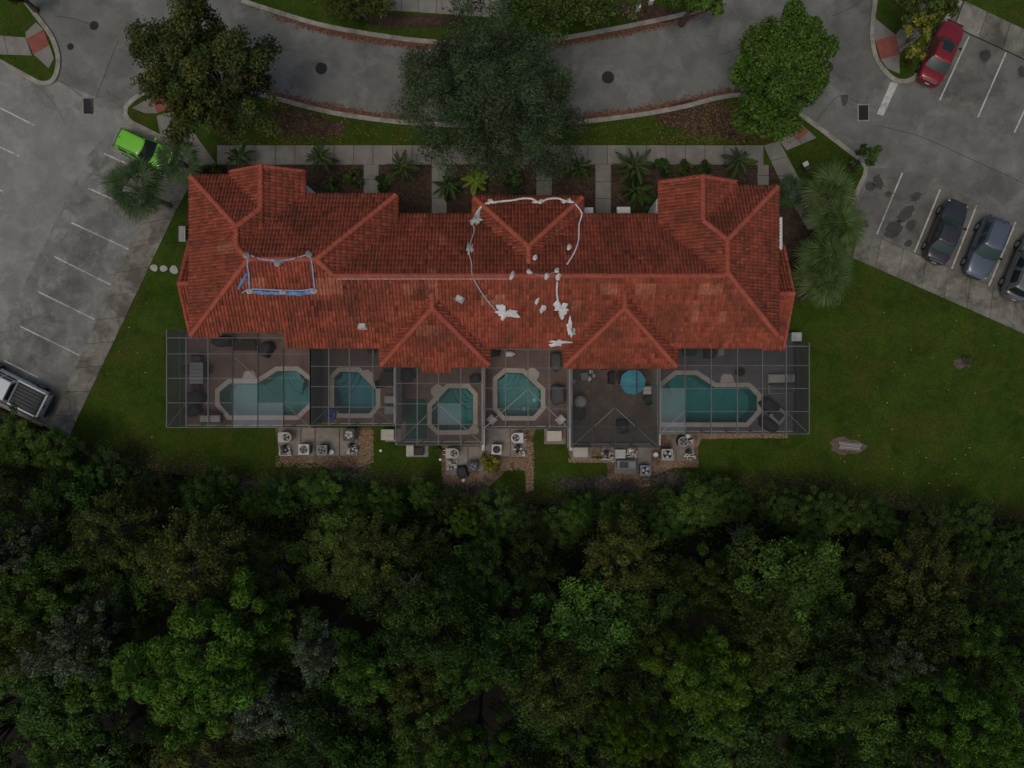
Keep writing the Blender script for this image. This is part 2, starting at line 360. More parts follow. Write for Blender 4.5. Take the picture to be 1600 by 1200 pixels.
MB().prism(G([(1500, 2), (1640, 70), (1900, 190), (1900, -300), (1560, -140)]), -.03, .10).build('verge', 'lawn', kind='structure')
for ln in (K0[1:] + K1, FAR, ISL, ISR):
    MB().ribbon(G(ln), .32, -.02, .13).build('kerb', 'kerb', kind='structure')
MB().ribbon(G([(68, 664), (-30, 616), (-400, 435)]), .25, -.02, .12).build('kerb', 'kerb', kind='structure')
# parking bays and painted lines
lot = MB().prism(G([(198, 170), (150, 152), (92, 128), (66, 133), (45, 122), (0, 97), (-900, -300), (-900, 175), (68, 661), (87, 649), (219, 352), (265, 248), (268, 228), (206, 192)]), -.01, .004).build('parking_lot', 'lot_left', kind='structure')
bayL = MB().prism(G([(170, 205), (268, 232), (219, 352), (87, 649), (68, 664), (-300, 480), (-20, 560), (140, 240)]), -.01, .008).build('parking_bay', 'bay_left', kind='structure')
bayR = MB().prism(G([(1352, 263), (1412, 262), (1900, 490), (1900, 610), (1600, 474), (1427, 398), (1340, 364), (1329, 322)]), -.01, .004).build('parking_bay', 'bay_concrete', kind='structure')
bayT = MB().prism(G([(1442, 98), (1470, 40), (1505, 50), (1640, 110), (1900, 235), (1900, 360), (1468, 160), (1425, 128)]), -.01, .004).build('parking_bay', 'bay_concrete', kind='structure')
def paint(pr, a, b, w=.1):
    MB().ribbon(G([a, b]), w, .004, .0125).build('painted_line', 'line_paint', pr)
for a, b in (((163, 240), (216, 264)), ((138, 294), (186, 316)), ((112, 348), (202, 390)), ((85, 401), (173, 445)), ((60, 456), (148, 499)), ((32, 510), (124, 555)), ((6, 563), (60, 590))): paint(bayL, a, b)
for a, b in (((-70, 133), (54, 196)), ((-90, 187), (30, 244)), ((-110, 245), (4, 299))): paint(road, a, b, .1)
for a, b in (((1410, 270), (1370, 366)), ((1469, 296), (1429, 394)), ((1526, 321), (1487, 420)), ((1587, 347), (1545, 447)), ((1646, 373), (1604, 474))): paint(bayR, a, b)
for a, b in (((1514, 57), (1468, 157)), ((1572, 82), (1528, 183)), ((1630, 108), (1585, 207))): paint(bayT, a, b)
MB().prism(G([(1392, 128), (1403, 131), (1380, 181), (1370, 178)]), 0, .0045).build('stop_bar', 'line_paint', road)
# slab walks
def walk(name, A, B, n, mt='walk_slab', z=.135):
    base = MB().prism(G([A[0], A[1], B[1], B[0]]), -.02, z - .03).build(name, 'joint', kind='structure')
    A = [P(*q) for q in A]; B = [P(*q) for q in B]
    g = .018
    for i in range(n):
        t0, t1 = i / n, (i + 1) / n
        a0, a1 = A[0].lerp(A[1], t0), A[0].lerp(A[1], t1); b0, b1 = B[0].lerp(B[1], t0), B[0].lerp(B[1], t1)
        e = (a1 - a0).normalized() * g; h = random.uniform(-.008, .008)
        q = [a0 + e, a1 - e, b1 - e, b0 + e]; ctr = sum(q, Vector()) / 4
        MB().prism([(v.x - ctr.x, v.y - ctr.y) for v in q], -.06, 0).build('slab', mt, base, loc=(ctr.x, ctr.y, z + h))
    return base
walk('sidewalk', [(340, 228), (1192, 228)], [(340, 258), (1192, 258)], 28)
walk('sidewalk', [(87, 649), (219, 352)], [(124, 650), (271, 340)], 8, 'slab')
walk('sidewalk', [(68, 664), (87, 649)], [(108, 687), (124, 650)], 1, 'slab')
walk('sidewalk', [(219, 352), (262, 262)], [(271, 340), (312, 262)], 3, 'slab')
walk('sidewalk', [(262, 262), (246, 182)], [(340, 258), (278, 172)], 2, 'walk_slab')
walk('sidewalk', [(1340, 359), (1900, 602)], [(1331, 403), (1900, 655)], 16, 'slab')
walk('sidewalk', [(1192, 228), (1226, 300)], [(1216, 221), (1256, 296)], 3)
walk('sidewalk', [(1216, 221), (1252, 196)], [(1228, 236), (1275, 216)], 2)
walk('sidewalk', [(1226, 300), (1262, 360)], [(1256, 296), (1290, 352)], 2)
for x0, x1, y1, n in ((569, 592, 305, 2), (675, 698, 337, 3), (838, 862, 308, 2), (930, 954, 337, 3), (1183, 1200, 292, 2)):
    walk('front_path', [(x0, 258), (x0, y1)], [(x1, 258), (x1, y1)], n)
walk('sidewalk', [(600, -6), (792, -3)], [(600, 17), (792, 30)], 7)
walk('sidewalk', [(-60, 52), (42, 60)], [(-60, 84), (52, 88)], 3)
walk('sidewalk', [(1398, 56), (1440, 0)], [(1404, 84), (1460, 40)], 2)
walk('sidewalk', [(1505, 3), (1900, 190)], [(1490, 42), (1900, 235)], 11, 'slab')
for q in ([(43, 62), (70, 48), (79, 72), (54, 86)], [(238, 152), (258, 147), (273, 168), (247, 178)], [(1366, 65), (1398, 56), (1404, 86), (1375, 94)], [(1238, 210), (1252, 197), (1262, 207), (1246, 220)]):
    MB().prism(G(q), .02, .146).build('tactile_pad', 'red_pad', kind='structure')
for q in ([(42, 52), (58, 36), (70, 48), (43, 62)], [(54, 86), (79, 72), (86, 92), (78, 108)], [(208, 170), (238, 152), (247, 178), (228, 178)], [(1366, 30), (1398, 56), (1366, 65), (1364, 50)], [(1375, 94), (1404, 86), (1404, 116), (1385, 108)]):
    MB().prism(G(q), .02, .137).build('ramp_flank', 'walk_slab', kind='structure')
# beds
BEDS = [[(312, 258), (569, 258), (569, 310), (480, 306), (478, 270), (312, 300)], [(592, 258), (675, 258), (675, 340), (592, 340)], [(698, 258), (838, 258), (838, 312), (745, 312), (740, 340), (698, 340)], [(862, 258), (930, 258), (930, 340), (912, 340), (905, 312), (862, 312)],
        [(954, 258), (1183, 258), (1183, 300), (1035, 300), (1030, 340), (954, 340)], [(1200, 262), (1214, 262), (1232, 300), (1266, 362), (1255, 470), (1215, 470), (1200, 330)], [(290, 330), (312, 290), (312, 400), (296, 400)]]
for q in BEDS: MB().prism(G(q), -.02, .118).build('mulch_bed', 'mulch', kind='structure')
def blob(cx, cy, rx, ry, n=18, j=.18):
    ph = [random.random() * 6.28 for _ in range(3)]
    return [(cx + rx * math.cos(t) * (1 + j * math.sin(2 * t + ph[0]) + j * .7 * math.sin(3 * t + ph[1]) + j * .5 * math.sin(7 * t + ph[2])), cy + ry * math.sin(t) * (1 + j * math.sin(2 * t + ph[0]) + j * .7 * math.sin(3 * t + ph[1]) + j * .5 * math.sin(7 * t + ph[2]))) for t in [6.2832 * i / n for i in range(n)]]
for i, (q, mt) in enumerate((([(430, 668), (580, 668), (585, 700), (570, 726), (520, 735), (492, 722), (440, 724)], 'gravel'), ([(690, 694), (757, 692), (757, 775), (720, 778), (700, 770), (690, 740)], 'gravel'), ([(757, 668), (838, 668), (830, 690), (834, 765), (822, 770), (820, 736), (800, 728), (775, 750), (758, 766)], 'gravel'),
        ([(885, 694), (1015, 692), (1090, 680), (1090, 725), (1055, 730), (1015, 745), (985, 765), (940, 765), (950, 735), (945, 712), (890, 714)], 'gravel'), ([(1030, 674), (1240, 674), (1200, 684), (1095, 686), (1090, 700), (1030, 700)], 'gravel'),
        (blob(1322, 697, 24, 15), 'soil'), (blob(1500, 567, 11, 9), 'soil'), (blob(965, 758, 45, 8), 'gravel_grey'), (blob(545, 737, 28, 12), 'gravel_grey'), (blob(730, 765, 32, 13), 'gravel_grey'), (blob(395, 765, 22, 14), 'gravel_grey'), (blob(1090, 185, 70, 24), 'mulch'), (blob(1190, 200, 55, 20), 'mulch'), (blob(470, 195, 60, 22), 'mulch'), (blob(640, 34, 70, 12), 'mulch'), (blob(1010, 20, 50, 16), 'mulch'))):
    MB().prism(G(q), -.02, .106 + .0042 * (i % 5)).build('soil_patch' if mt in ('soil', 'mulch') else 'gravel_bed', mt, kind='structure')
# drains, manholes, oil
def grate(px, py, w, h, label):
    c = P(px, py); o = empty('storm_drain', (c.x, c.y, 0), label=label, cat='drain')
    MB().box(-w / 2 - .08, w / 2 + .08, -h / 2 - .08, h / 2 + .08, -.01, .012, .01).build('frame', 'kerb', o)
    MB().box(-w / 2, w / 2, -h / 2, h / 2, -.01, .014).build('pit', 'black', o)
    for i in range(9):
        y = -h / 2 + h * (i + .5) / 9
        MB().box(-w / 2, w / 2, y - .02, y + .02, .006, .024).build('bar', 'iron', o)
grate(138.5, 166, .72, 1.1, 'black storm drain grate in road near the lime green car'); grate(1349, 176, .68, 1.05, 'black storm drain grate near white stop bar')
for px, py, r, lb in ((502, 107, .38, 'dark round manhole cover in road left of the big oak'), (950, 121, .4, 'dark round manhole cover in road right of the big oak'), (147, 40, .28, 'small manhole cover at the end of a road crack'), (110, 73, .2, 'smallest manhole cover beside the corner kerb')):
    c = P(px, py); o = empty('manhole', (c.x, c.y, 0), label=lb, cat='manhole')
    MB().cyl(0, 0, -.01, .008, r + .05, n=28).build('rim', 'joint', o); MB().cyl(0, 0, -.01, .014, r, n=28).build('cover', 'iron', o)
    for k in range(-2, 3): MB().box(-r * .7, r * .7, k * r * .28 - .02, k * r * .28 + .02, .01, .019).build('tread_bar', 'iron', o)
for px, py, sx, sy, pr in ((1539, 86, .55, .5, bayT), (1598, 113, .45, .55, bayT), (1360, 291, .5, .4, bayR), (1372, 285, .7, .45, bayR), (1431, 307, .5, .35, bayR), (1415, 335, .9, .5, bayR), (1396, 358, .9, .7, bayR), (1423, 352, .5, .4, bayR), (1419, 381, .35, .3, bayR), (1388, 304, .3, .3, bayR), (1350, 350, .4, .3, bayR), (1320, 155, .5, .3, road)):
    c = P(px, py); mb = MB(); mb.add([(2 * math.cos(i * math.pi / 8), 2 * math.sin(i * math.pi / 8), 0) for i in range(16)], [tuple(range(16))])
    o = mb.build('oil_stain', 'oil', pr); o.location = (c.x, c.y, .0095 if pr != road else .005); o.scale = (sx * .62, sy * .62, 1); o.rotation_euler[2] = random.random() * 3
def stain(px, py, sx, sy, rz, mt, pr, z):
    c = P(px, py); mb = MB(); mb.add([(2 * math.cos(i * math.pi / 8), 2 * math.sin(i * math.pi / 8), 0) for i in range(16)], [tuple(range(16))])
    o = mb.build('cement_stain' if mt == 'cement' else 'grime_stain', mt, pr); o.location = (c.x, c.y, z); o.scale = (sx, sy, 1); o.rotation_euler[2] = rz
for i in range(26):
    t = random.random(); stain(118 - 62 * t + random.uniform(-14, 14), 190 + 150 * t + random.uniform(-10, 10), random.uniform(.2, .75), random.uniform(.1, .26), random.uniform(.2, 1.2), 'cement', lot, .0085 + i * .0002)
for x, y, a, c, r in ((170, 168, 1.0, .6, -.4), (185, 172, .8, .3, -.5), (215, 130, .7, .5, .5), (75, 160, 1.6, .3, -.9), (110, 200, 1.3, .25, .4), (140, 190, 1.2, .25, .1), (170, 215, .8, .3, 1.0), (150, 445, 1.2, .8, 1), (120, 500, 1.5, .9, 1), (180, 370, 1.2, .9, .8), (95, 560, 1.2, .9, 1), (160, 330, 1, .7, .3)): stain(x, y, a, c, r, 'cement', lot, .0145 + random.random() * .003)
for x, y, a, c, r in ((165, 155, 1.0, .5, -.3), (70, 150, .9, .4, -.9), (205, 178, .8, .3, -.5), (150, 365, 1.4, .8, 1), (130, 420, 1.6, .9, 1), (100, 470, 1.4, .9, 1), (75, 540, 1.6, .8, 1), (195, 300, 1.4, .9, 1), (90, 610, 1.0, .8, .9)): stain(x, y, a, c, r, 'grime', lot, .0185 + random.random() * .003)
for x, y, a, c, r in ((980, 100, .8, .6, 0), (1050, 95, .5, .4, 0), (1110, 135, 1, 1.3, 0), (1000, 155, .7, 1, 0), (985, 140, .3, .5, .6), (1340, 70, 1.6, 3.4, 0), (1010, 60, 1.2, .5, 0)): stain(x, y, a, c, r, 'cement' if x < 1300 else 'grime', road, .005 + random.random() * .002)
for x, y, a, c, r in ((1365, 330, 1.5, 1, .5), (1420, 290, 1.2, .8, .3), (1500, 400, 1.3, .8, .8), (1450, 350, 1.5, 1, .8), (1550, 300, 1.6, .9, .3), (1530, 130, 1.5, 1, .4), (1480, 130, 1, .8, .2)): stain(x, y, a, c, r, 'grime', bayR if y > 250 else bayT, .0105 + random.random() * .003)
for ln in ([(92, 126), (110, 137), (128, 151)], [(150, 153), (170, 152), (196, 174)], [(186, 62), (172, 95), (160, 128), (150, 152)], [(86, 25), (118, 30), (142, 39)], [(50, 128), (72, 147), (88, 168), (104, 198)], [(1371, 196), (1440, 214), (1520, 250), (1620, 296)], [(1300, 25), (1330, 12), (1345, 0)], [(1130, 85), (1180, 66), (1230, 40), (1262, 10)], [(1275, 190), (1310, 150), (1340, 160)]):
    MB().ribbon(G(spline(ln, 5)), .035, .002, .0047 if ln[0][0] > 200 else .0088).build('crack', 'joint', road)
# stepping stones
for px, py, s_, lb in ((242, 419, .26, 'pale stepping stone nearest the left sidewalk'), (257, 420, .25, 'middle one of three pale stepping stones'), (273, 422, .3, 'pale stepping stone nearest the red roof')):
    c = P(px, py); MB().prism([(c.x + x * s_, c.y + y * s_) for x, y in blob(0, 0, 1, 1, 10, .1)], .08, .14).build('stepping_stone', 'stone', label=lb, cat='stepping stone', group='stepping stones to the house')

# ------------------------------------------------------------------ the townhouse row: roof planes
PITCH = .5
ROOFS = {   # base height at the reference eave, sloping sides, footprints (x0, x1, y0, y1)
 'L':  (5.6, dict(W=-20.3, E=-7.29, N=11.94, S=3.03), [(-20.3, -18.4, 3.03, 11.94), (-18.4, -7.29, 3.25, 11.94)]),
 'M':  (5.6, dict(E=16.77, N=10.1, S=3.03), [(-14.4, 16.77, 2.32, 6.6), (-11.5, 16.77, 6.6, 10.8)]),
 'WL': (5.6, dict(W=-20.3, E=-13.13, N=13.13), [(-20.3, -13.13, 7.0, 13.13)]),
 'GL': (5.6, dict(W=-17.78, E=-13.13), [(-17.78, -13.13, 8.0, 13.5)]),
 'WR': (5.6, dict(W=9.33, E=16.77, N=12.45, S=3.03), [(9.33, 16.77, 5.0, 12.45)]),
 'GR': (5.6, dict(W=9.33, E=14.14), [(9.33, 14.14, 7.5, 12.82)]),
 'C':  (5.25, dict(W=-2.44, E=4.48, N=11.89), [(-2.44, 4.48, 6.4, 11.89)]),
 'R1': (5.14, dict(W=-8.37, E=-1.44, S=1.18), [(-8.37, -1.44, 1.18, 6.4), (-5.9, -3.9, .9, 1.18)]),
 'R2': (5.14, dict(W=3.35, E=10.49, S=1.10), [(3.35, 10.49, 1.10, 6.4), (5.6, 8.1, .84, 1.10)]),
 'SL': (2.9, dict(N=9.6, S=3.43), [(-21.65, -19.2, 3.43, 9.6)]),
 'SR': (2.9, dict(N=9.29, S=2.36), [(15.6, 18.25, 2.36, 9.29)]),
}
RK = list(ROOFS)
def dists(key, x, y):
    return {s: (x - c if s == 'W' else c - x if s == 'E' else y - c if s == 'S' else c - y) for s, c in ROOFS[key][1].items()}
def inside(key, x, y):
    r = np.zeros(np.shape(x), bool)
    for x0, x1, y0, y1 in ROOFS[key][2]: r |= (x >= x0 - 1e-6) & (x <= x1 + 1e-6) & (y >= y0 - 1e-6) & (y <= y1 + 1e-6)
    return r
def height(key, x, y):
    d = dists(key, x, y); h = ROOFS[key][0] + PITCH * np.minimum.reduce([np.asarray(v, float) for v in d.values()])
    return np.where(inside(key, x, y), h, -99.)
def roofz(x, y): return float(max(height(k, np.array(x), np.array(y)) for k in RK))
def roofP(px, py, dz=.0):
    z = 6.0
    for _ in range(12):
        p = P(px, py, z); z = .5 * z + .5 * max(roofz(p.x, p.y), 2.0)
    p = P(px, py, z + dz); return p
house = empty('townhouse_row', (0, 6.5, 0), label='long two storey townhouse row under a red clay tile hip roof', cat='building')
def part(mb, name, mt, parent=None, **kw):
    o = mb.build(name, mt, parent or house, **kw)
    if parent is None: o.location = (0, -6.5, 0)
    return o
# decks (the boarded roof under the tiles), fascia and soffit
mb = MB()
for ki, k in enumerate(RK):
    for x0, x1, y0, y1 in ROOFS[k][2]:
        nx = max(1, int((x1 - x0) / .22)); ny = max(1, int((y1 - y0) / .22))
        xs = np.linspace(x0 + .04, x1 - .04, nx + 1); ys = np.linspace(y0 + .04, y1 - .04, ny + 1)
        X, Y = np.meshgrid(xs, ys); Z = height(k, X, Y) - .075 - ki * .004
        vs = list(zip(X.ravel(), Y.ravel(), Z.ravel())); w = nx + 1
        fs = [(j * w + i, j * w + i + 1, j * w + w + i + 1, j * w + w + i) for j in range(ny) for i in range(nx)]
        mb.add(vs, fs)
roof = part(mb, 'roof', 'deckfelt')
mb = MB(); zf = .0
for ki, k in enumerate(RK):
    for x0, x1, y0, y1 in ROOFS[k][2]:
        for (a, c) in (((x0, y0), (x1, y0)), ((x1, y0), (x1, y1)), ((x1, y1), (x0, y1)), ((x0, y1), (x0, y0))):
            n = 24; line = []
            for i in range(n + 1):
                x = a[0] + (c[0] - a[0]) * i / n; y = a[1] + (c[1] - a[1]) * i / n
                x = min(max(x, x0 + .03), x1 - .03); y = min(max(y, y0 + .03), y1 - .03); line.append((x, y, float(height(k, np.array(x), np.array(y))) - .05))
            vs = [(x, y, z) for x, y, z in line] + [(x, y, z - .2) for x, y, z in line]
            mb.add(vs, [(i, i + 1, n + 2 + i, n + 1 + i) for i in range(n)])
part(mb, 'fascia', 'stucco', roof)
# clay tiles: barrel and trough, one course lapped over the next
TW, TL = .215, .36
prof = np.array([(0, 0), (.07, .055), (.27, .095), (.47, .055), (.56, -.005), (1, -.03)]); prof[:, 0] -= .5
tv, tq, tt = [], [], []; cnt = 0
cosp = 1 / math.sqrt(1 + PITCH ** 2); course = TL * cosp
PINK = [(roofP(1007, 455), .6, .35), (roofP(950, 452), .5, .4), (roofP(1109, 452), .7, .3), (roofP(513, 447), .9, .4), (roofP(353, 390), .6, .35), (roofP(676, 447), .35, .9), (roofP(668, 517), .8, .3), (roofP(693, 376), .25, .25), (roofP(1088, 474), .2, .3), (roofP(1085, 497), .25, .3), (roofP(1129, 495), .25, .2), (roofP(900, 480), .3, .3), (roofP(640, 452), .5, .3), (roofP(770, 470), .8, .3), (roofP(395, 443), .7, .2)]
DARK = [(roofP(555, 440), .35, .3), (roofP(1222, 413, 0), .28, .22), (roofP(1222, 431, 0), .28, .22), (roofP(1190, 478), .3, .08), (roofP(660, 458), .7, .25), (roofP(760, 462), .6, .35), (roofP(725, 390), .5, .5), (roofP(980, 398), .4, .4), (roofP(500, 480), .8, .5)]
for ki, k in enumerate(RK):
    z0, sides, rects = ROOFS[k]
    for s, c in sides.items():
        if s in 'WE': lo, hi = min(r[2] for r in rects), max(r[3] for r in rects); depth = max(r[1] for r in rects) - min(r[0] for r in rects)
        else: lo, hi = min(r[0] for r in rects), max(r[1] for r in rects); depth = max(r[3] for r in rects) - min(r[2] for r in rects)
        T = -1.08 + course * np.arange(int((depth + 1.2) / course) + 2) + course / 2
        A = np.arange(math.floor(lo / TW) - 1, math.ceil(hi / TW) + 1) * TW + TW / 2
        Tg, Ag = np.meshgrid(T, A); Tg = Tg.ravel(); Ag = Ag.ravel()
        if s == 'W': x, y = c + Tg, Ag
        elif s == 'E': x, y = c - Tg, Ag
        elif s == 'S': x, y = Ag, c + Tg
        else: x, y = Ag, c - Tg
        d = dists(k, x, y); mn = np.minimum.reduce([d[q] for q in d])
        keep = inside(k, x, y) & (d[s] <= mn + .02)
        h = z0 + PITCH * d[s]
        for kj, k2 in enumerate(RK):
            if k2 == k: continue
            h2 = height(k2, x, y); keep &= h >= h2 - .13
            if kj < ki: keep &= ~(np.abs(h - h2) < .012)
        x, y, h = x[keep], y[keep], h[keep]; n = len(x)
        if not n: continue
        dirv = {'W': (1, 0), 'E': (-1, 0), 'S': (0, 1), 'N': (0, -1)}[s]          # uphill
        alv = (-dirv[1], dirv[0])
        tl = np.clip(rng.normal(.97, .13, n), .5, 1.35); warm = rng.normal(1, .06, n)
        tint = np.stack([tl, tl * warm, tl * warm], 1)
        dk = rng.random(n) < .05; tint[dk] *= .68
        for q, rx, ry in PINK:
            mm = (np.abs(x - q.x) < rx) & (np.abs(y - q.y) < ry); tint[mm] = np.array([1.3, 1.8, 1.9]) * rng.uniform(.85, 1.1, (mm.sum(), 1))
        for q, rx, ry in DARK:
            mm = (np.abs(x - q.x) < rx) & (np.abs(y - q.y) < ry) & (rng.random(n) < .5); tint[mm] *= .5
        jz = rng.normal(0, .006, n); ja = rng.normal(0, .006, n)
        rows = []
        for t_off, lift, drop in ((course * .54, 0, 0), (-course * .54, .045, 0), (-course * .54, .045, -.035)):
            for u, hz in prof:
                a = u * TW + ja
                rows.append(np.stack([x + dirv[0] * t_off + alv[0] * a, y + dirv[1] * t_off + alv[1] * a, h + PITCH * t_off + hz + lift + drop + jz - .02], 1))
        V = np.stack(rows, 1)                                # n,18,3
        base = cnt + np.arange(n)[:, None, None] * 18
        q = []
        for i in range(5): q += [(i, i + 6, i + 7, i + 1), (i + 6, i + 12, i + 13, i + 7)]
        tq.append((base + np.array(q)[None]).reshape(-1, 4)); tv.append(V.reshape(-1, 3)); tt.append(np.repeat(tint, 18, 0)); cnt += n * 18
me = np_mesh('roof_tiles', np.concatenate(tv), np.concatenate(tq), 'tile', np.concatenate(tt))
link('roof_tiles', me, roof, kind='stuff')
# ridge and hip caps: lapped half-round tiles along each line
def cap(pts2, r=.165):
    vs = []; fs = []; mb = MB()
    pts = []
    a, c = [np.array(q, float) for q in pts2]; Ln = np.linalg.norm(c - a); n = max(1, int(round(Ln / .4)))
    if roofz(*a) > roofz(*c): a, c = c, a
    za = roofz(a[0] + (c[0] - a[0]) * .02, a[1] + (c[1] - a[1]) * .02); zc = roofz(*(a + (c - a) * .995))
    d = (c - a) / Ln; nn = np.array([-d[1], d[0]])
    for i in range(n):
        t0, t1 = i / n, (i + 1.12) / n
        ring = []
        for t, rr, up in ((t0, r * 1.06, .035 + random.uniform(0, .015)), (min(t1, 1.01), r * .9, .0)):
            ctr = a + (c - a) * t; z = za + (zc - za) * t + up - .01
            for kk in range(7):
                an = math.pi * kk / 6; ring.append((ctr[0] + nn[0] * math.cos(an) * rr, ctr[1] + nn[1] * math.cos(an) * rr, z + math.sin(an) * rr * .8 - .02))
        ring += [(x, y, z - .05) for x, y, z in ring[:7]]
        mb.add(ring, [(k, k + 1, k + 8, k + 7) for k in range(6)] + [(k + 14, k + 15, k + 1, k) for k in range(6)])
    o = mb.build('ridge_cap', 'ridge', roof, smooth=False)
for a, c in (((-15.845, 7.485), (-11.745, 7.485)), ((-20.3, 3.03), (-15.845, 7.485)), ((-7.29, 11.94), (-11.745, 7.485)), ((-11.745, 7.485), (-10.83, 6.57)), ((-15.845, 7.485), (-16.715, 8.355)),
             ((-16.715, 8.355), (-16.715, 9.545)), ((-20.3, 13.13), (-16.715, 9.545)), ((-16.715, 9.545), (-15.455, 10.805)), ((-15.455, 10.805), (-15.455, 13.48)),
             ((-10.83, 6.565), (12.86, 6.565)), ((12.86, 6.565), (13.05, 6.75)), ((13.05, 6.75), (16.77, 3.03)), ((13.05, 6.75), (13.05, 8.73)), ((16.77, 12.45), (13.05, 8.73)), ((13.05, 8.73), (11.735, 10.045)), ((11.735, 10.045), (11.735, 12.8)),
             ((-2.44, 11.89), (1.02, 8.43)), ((4.48, 11.89), (1.02, 8.43)), ((1.02, 8.43), (1.02, 7.34)), ((-8.37, 1.18), (-4.905, 4.645)), ((-1.44, 1.18), (-4.905, 4.645)), ((-4.905, 4.645), (-4.905, 5.57)),
             ((3.35, 1.10), (6.92, 4.67)), ((10.49, 1.10), (6.92, 4.67)), ((6.92, 4.67), (6.92, 5.68)), ((-21.63, 6.515), (-20.35, 6.515)), ((18.23, 5.825), (16.8, 5.825))):
    cap((a, c))
# verge caps on gable ends
for a, c in (((-17.7, 13.42), (-15.455, 13.42)), ((-13.2, 13.42), (-15.455, 13.42)), ((9.4, 12.74), (11.735, 12.74)), ((14.08, 12.74), (11.735, 12.74)),
             ((-21.58, 3.5), (-21.58, 6.5)), ((-21.58, 9.5), (-21.58, 6.53)), ((18.18, 2.45), (18.18, 5.8)), ((18.18, 9.2), (18.18, 5.85))):
    cap((a, c), .1)
part(MB().ribbon([(-10.7, 6.39), (0, 6.39)], .09, 0, .035), 'mortar_line', 'stone', roof); bpy.data.objects['mortar_line'].location = (0, 0, 7.31)
# walls
def gable_wall(axis, c0, lo, hi, zb, ze, zr, t=.2):
    m_ = (lo + hi) / 2; pts = [(lo, zb), (hi, zb), (hi, ze), (m_, zr), (lo, ze)]; mb = MB(); n = 5
    vs = [((c, u, z) if axis == 'x' else (u, c, z)) for c in (c0 - t / 2, c0 + t / 2) for u, z in pts]
    mb.add(vs, [(4, 3, 2, 1, 0), (5, 6, 7, 8, 9)] + [(i, (i + 1) % 5, 5 + (i + 1) % 5, 5 + i) for i in range(5)]); return mb
WALLS = [(-19.85, -7.72, 3.62, 11.5, 5.5), (-19.83, -13.6, 11.5, 12.68, 5.48), (-7.72, 16.3, 2.82, 10.35, 5.2), (9.8, 16.28, 10.35, 12.0, 5.4), (-2.0, 4.03, 10.35, 11.45, 5.18), (-7.92, -1.9, 1.66, 2.82, 5.08), (3.8, 10.02, 1.58, 2.82, 5.08), (-21.2, -19.85, 3.9, 9.15, 2.9), (16.3, 17.8, 2.85, 8.85, 2.9), (-14.0, -7.74, 2.8, 3.62, 5.2)]
for x0, x1, y0, y1, zt in WALLS: part(MB().box(x0, x1, y0, y1, .05, zt), 'wall', 'stucco')
for g_ in (gable_wall('y', 13.0, -17.35, -13.55, .05, 5.45, 6.5), gable_wall('y', 12.35, 9.75, 13.72, .05, 5.45, 6.55), gable_wall('x', -21.2, 3.9, 9.15, .05, 2.9, 4.2), gable_wall('x', 17.8, 2.85, 8.85, .05, 2.9, 4.35)):
    part(g_, 'gable_wall', 'stucco')
def window(x, y, z, w, h, face):
    s = 1 if face == 'N' else -1
    f = part(MB().box(x - w / 2, x + w / 2, y - .03, y + .05 * 1, z, z + h) if s > 0 else MB().box(x - w / 2, x + w / 2, y - .05, y + .03, z, z + h), 'window', 'white_paint')
    yy = y + s * .055
    for i in range(2):
        xa = x - w / 2 + .06 + i * (w / 2 - .03); MB().box(xa, xa + w / 2 - .09, min(yy, yy + s * .01), max(yy, yy + s * .01), z + .07, z + h - .07).build('pane', 'window_glass', f)
    MB().box(x - w / 2 - .06, x + w / 2 + .06, min(y, y + s * .13), max(y, y + s * .13), z - .08, z - .003).build('sill', 'stone', f)
def door(x, y, w, face, mt):
    s = 1 if face == 'N' else -1; a, c = sorted((y - s * .02, y + s * .06))
    d = part(MB().box(x - w / 2, x + w / 2, a, c, .12, 2.3), 'door', mt)
    yy = y + s * .065; a, c = sorted((yy, yy + s * .01))
    for i in range(2 if w > 1.3 else 1):
        ww = w / (2 if w > 1.3 else 1); xa = x - w / 2 + i * ww; MB().box(xa + .1, xa + ww - .1, a, c, .3 if w > 1.3 else 1.4, 2.15).build('pane', 'window_glass', d)
    a, c = sorted((y + s * .06, y + s * .11)); MB().box(x + w * .36, x + w * .4, a, c, 1.05, 1.25).build('handle', 'chrome', d)
for x, y in ((-16.2, 3.62), (-10.8, 2.8), (-4.9, 1.66), (1.0, 2.82), (6.9, 1.58), (13, 2.82)): door(x, y, 2.2, 'S', 'white_paint'); window(x - 1, y, 3.5, 1.3, 1.2, 'S'); window(x + 1.2, y, 3.5, 1.3, 1.2, 'S')
for x, y in ((-10.0, 11.5), (-5.1, 10.35), (2.3, 11.45), (6.4, 10.35), (14.9, 12.0)): door(x, y, 1.0, 'N', 'timber'); window(x, y, 3.5, 1.2, 1.3, 'N'); window(x - 1.6, y, 1.0, 1.1, 1.3, 'N')
window(-15.45, 13.1, 3.4, 1.3, 1.4, 'N'); window(11.7, 12.45, 3.4, 1.3, 1.4, 'N')
# side porch parapet, entry canopies and front fins
part(MB().box(17.72, 17.98, 8.95, 11.1, .1, 3.2).box(16.31, 17.72, 10.86, 11.1, .1, 3.2), 'porch_parapet', 'white_paint')
for x0, x1, y0, y1 in ((913, 927, 324, 337), (964, 985, 323, 337)):
    a = P(x0, y1, 2.9); c = P(x1, y0, 2.9); part(MB().box(a.x, c.x, a.y - .6, c.y, 2.75, 2.9, .02), 'door_canopy', 'white_paint')
for pts in ([(474, 290), (480, 290), (496, 304), (474, 304)], [(1031, 306), (1026, 312), (1023, 338), (1031, 338)]):
    part(MB().prism(G(pts, 3.4), .05, 3.4), 'porch_wall', 'stucco')
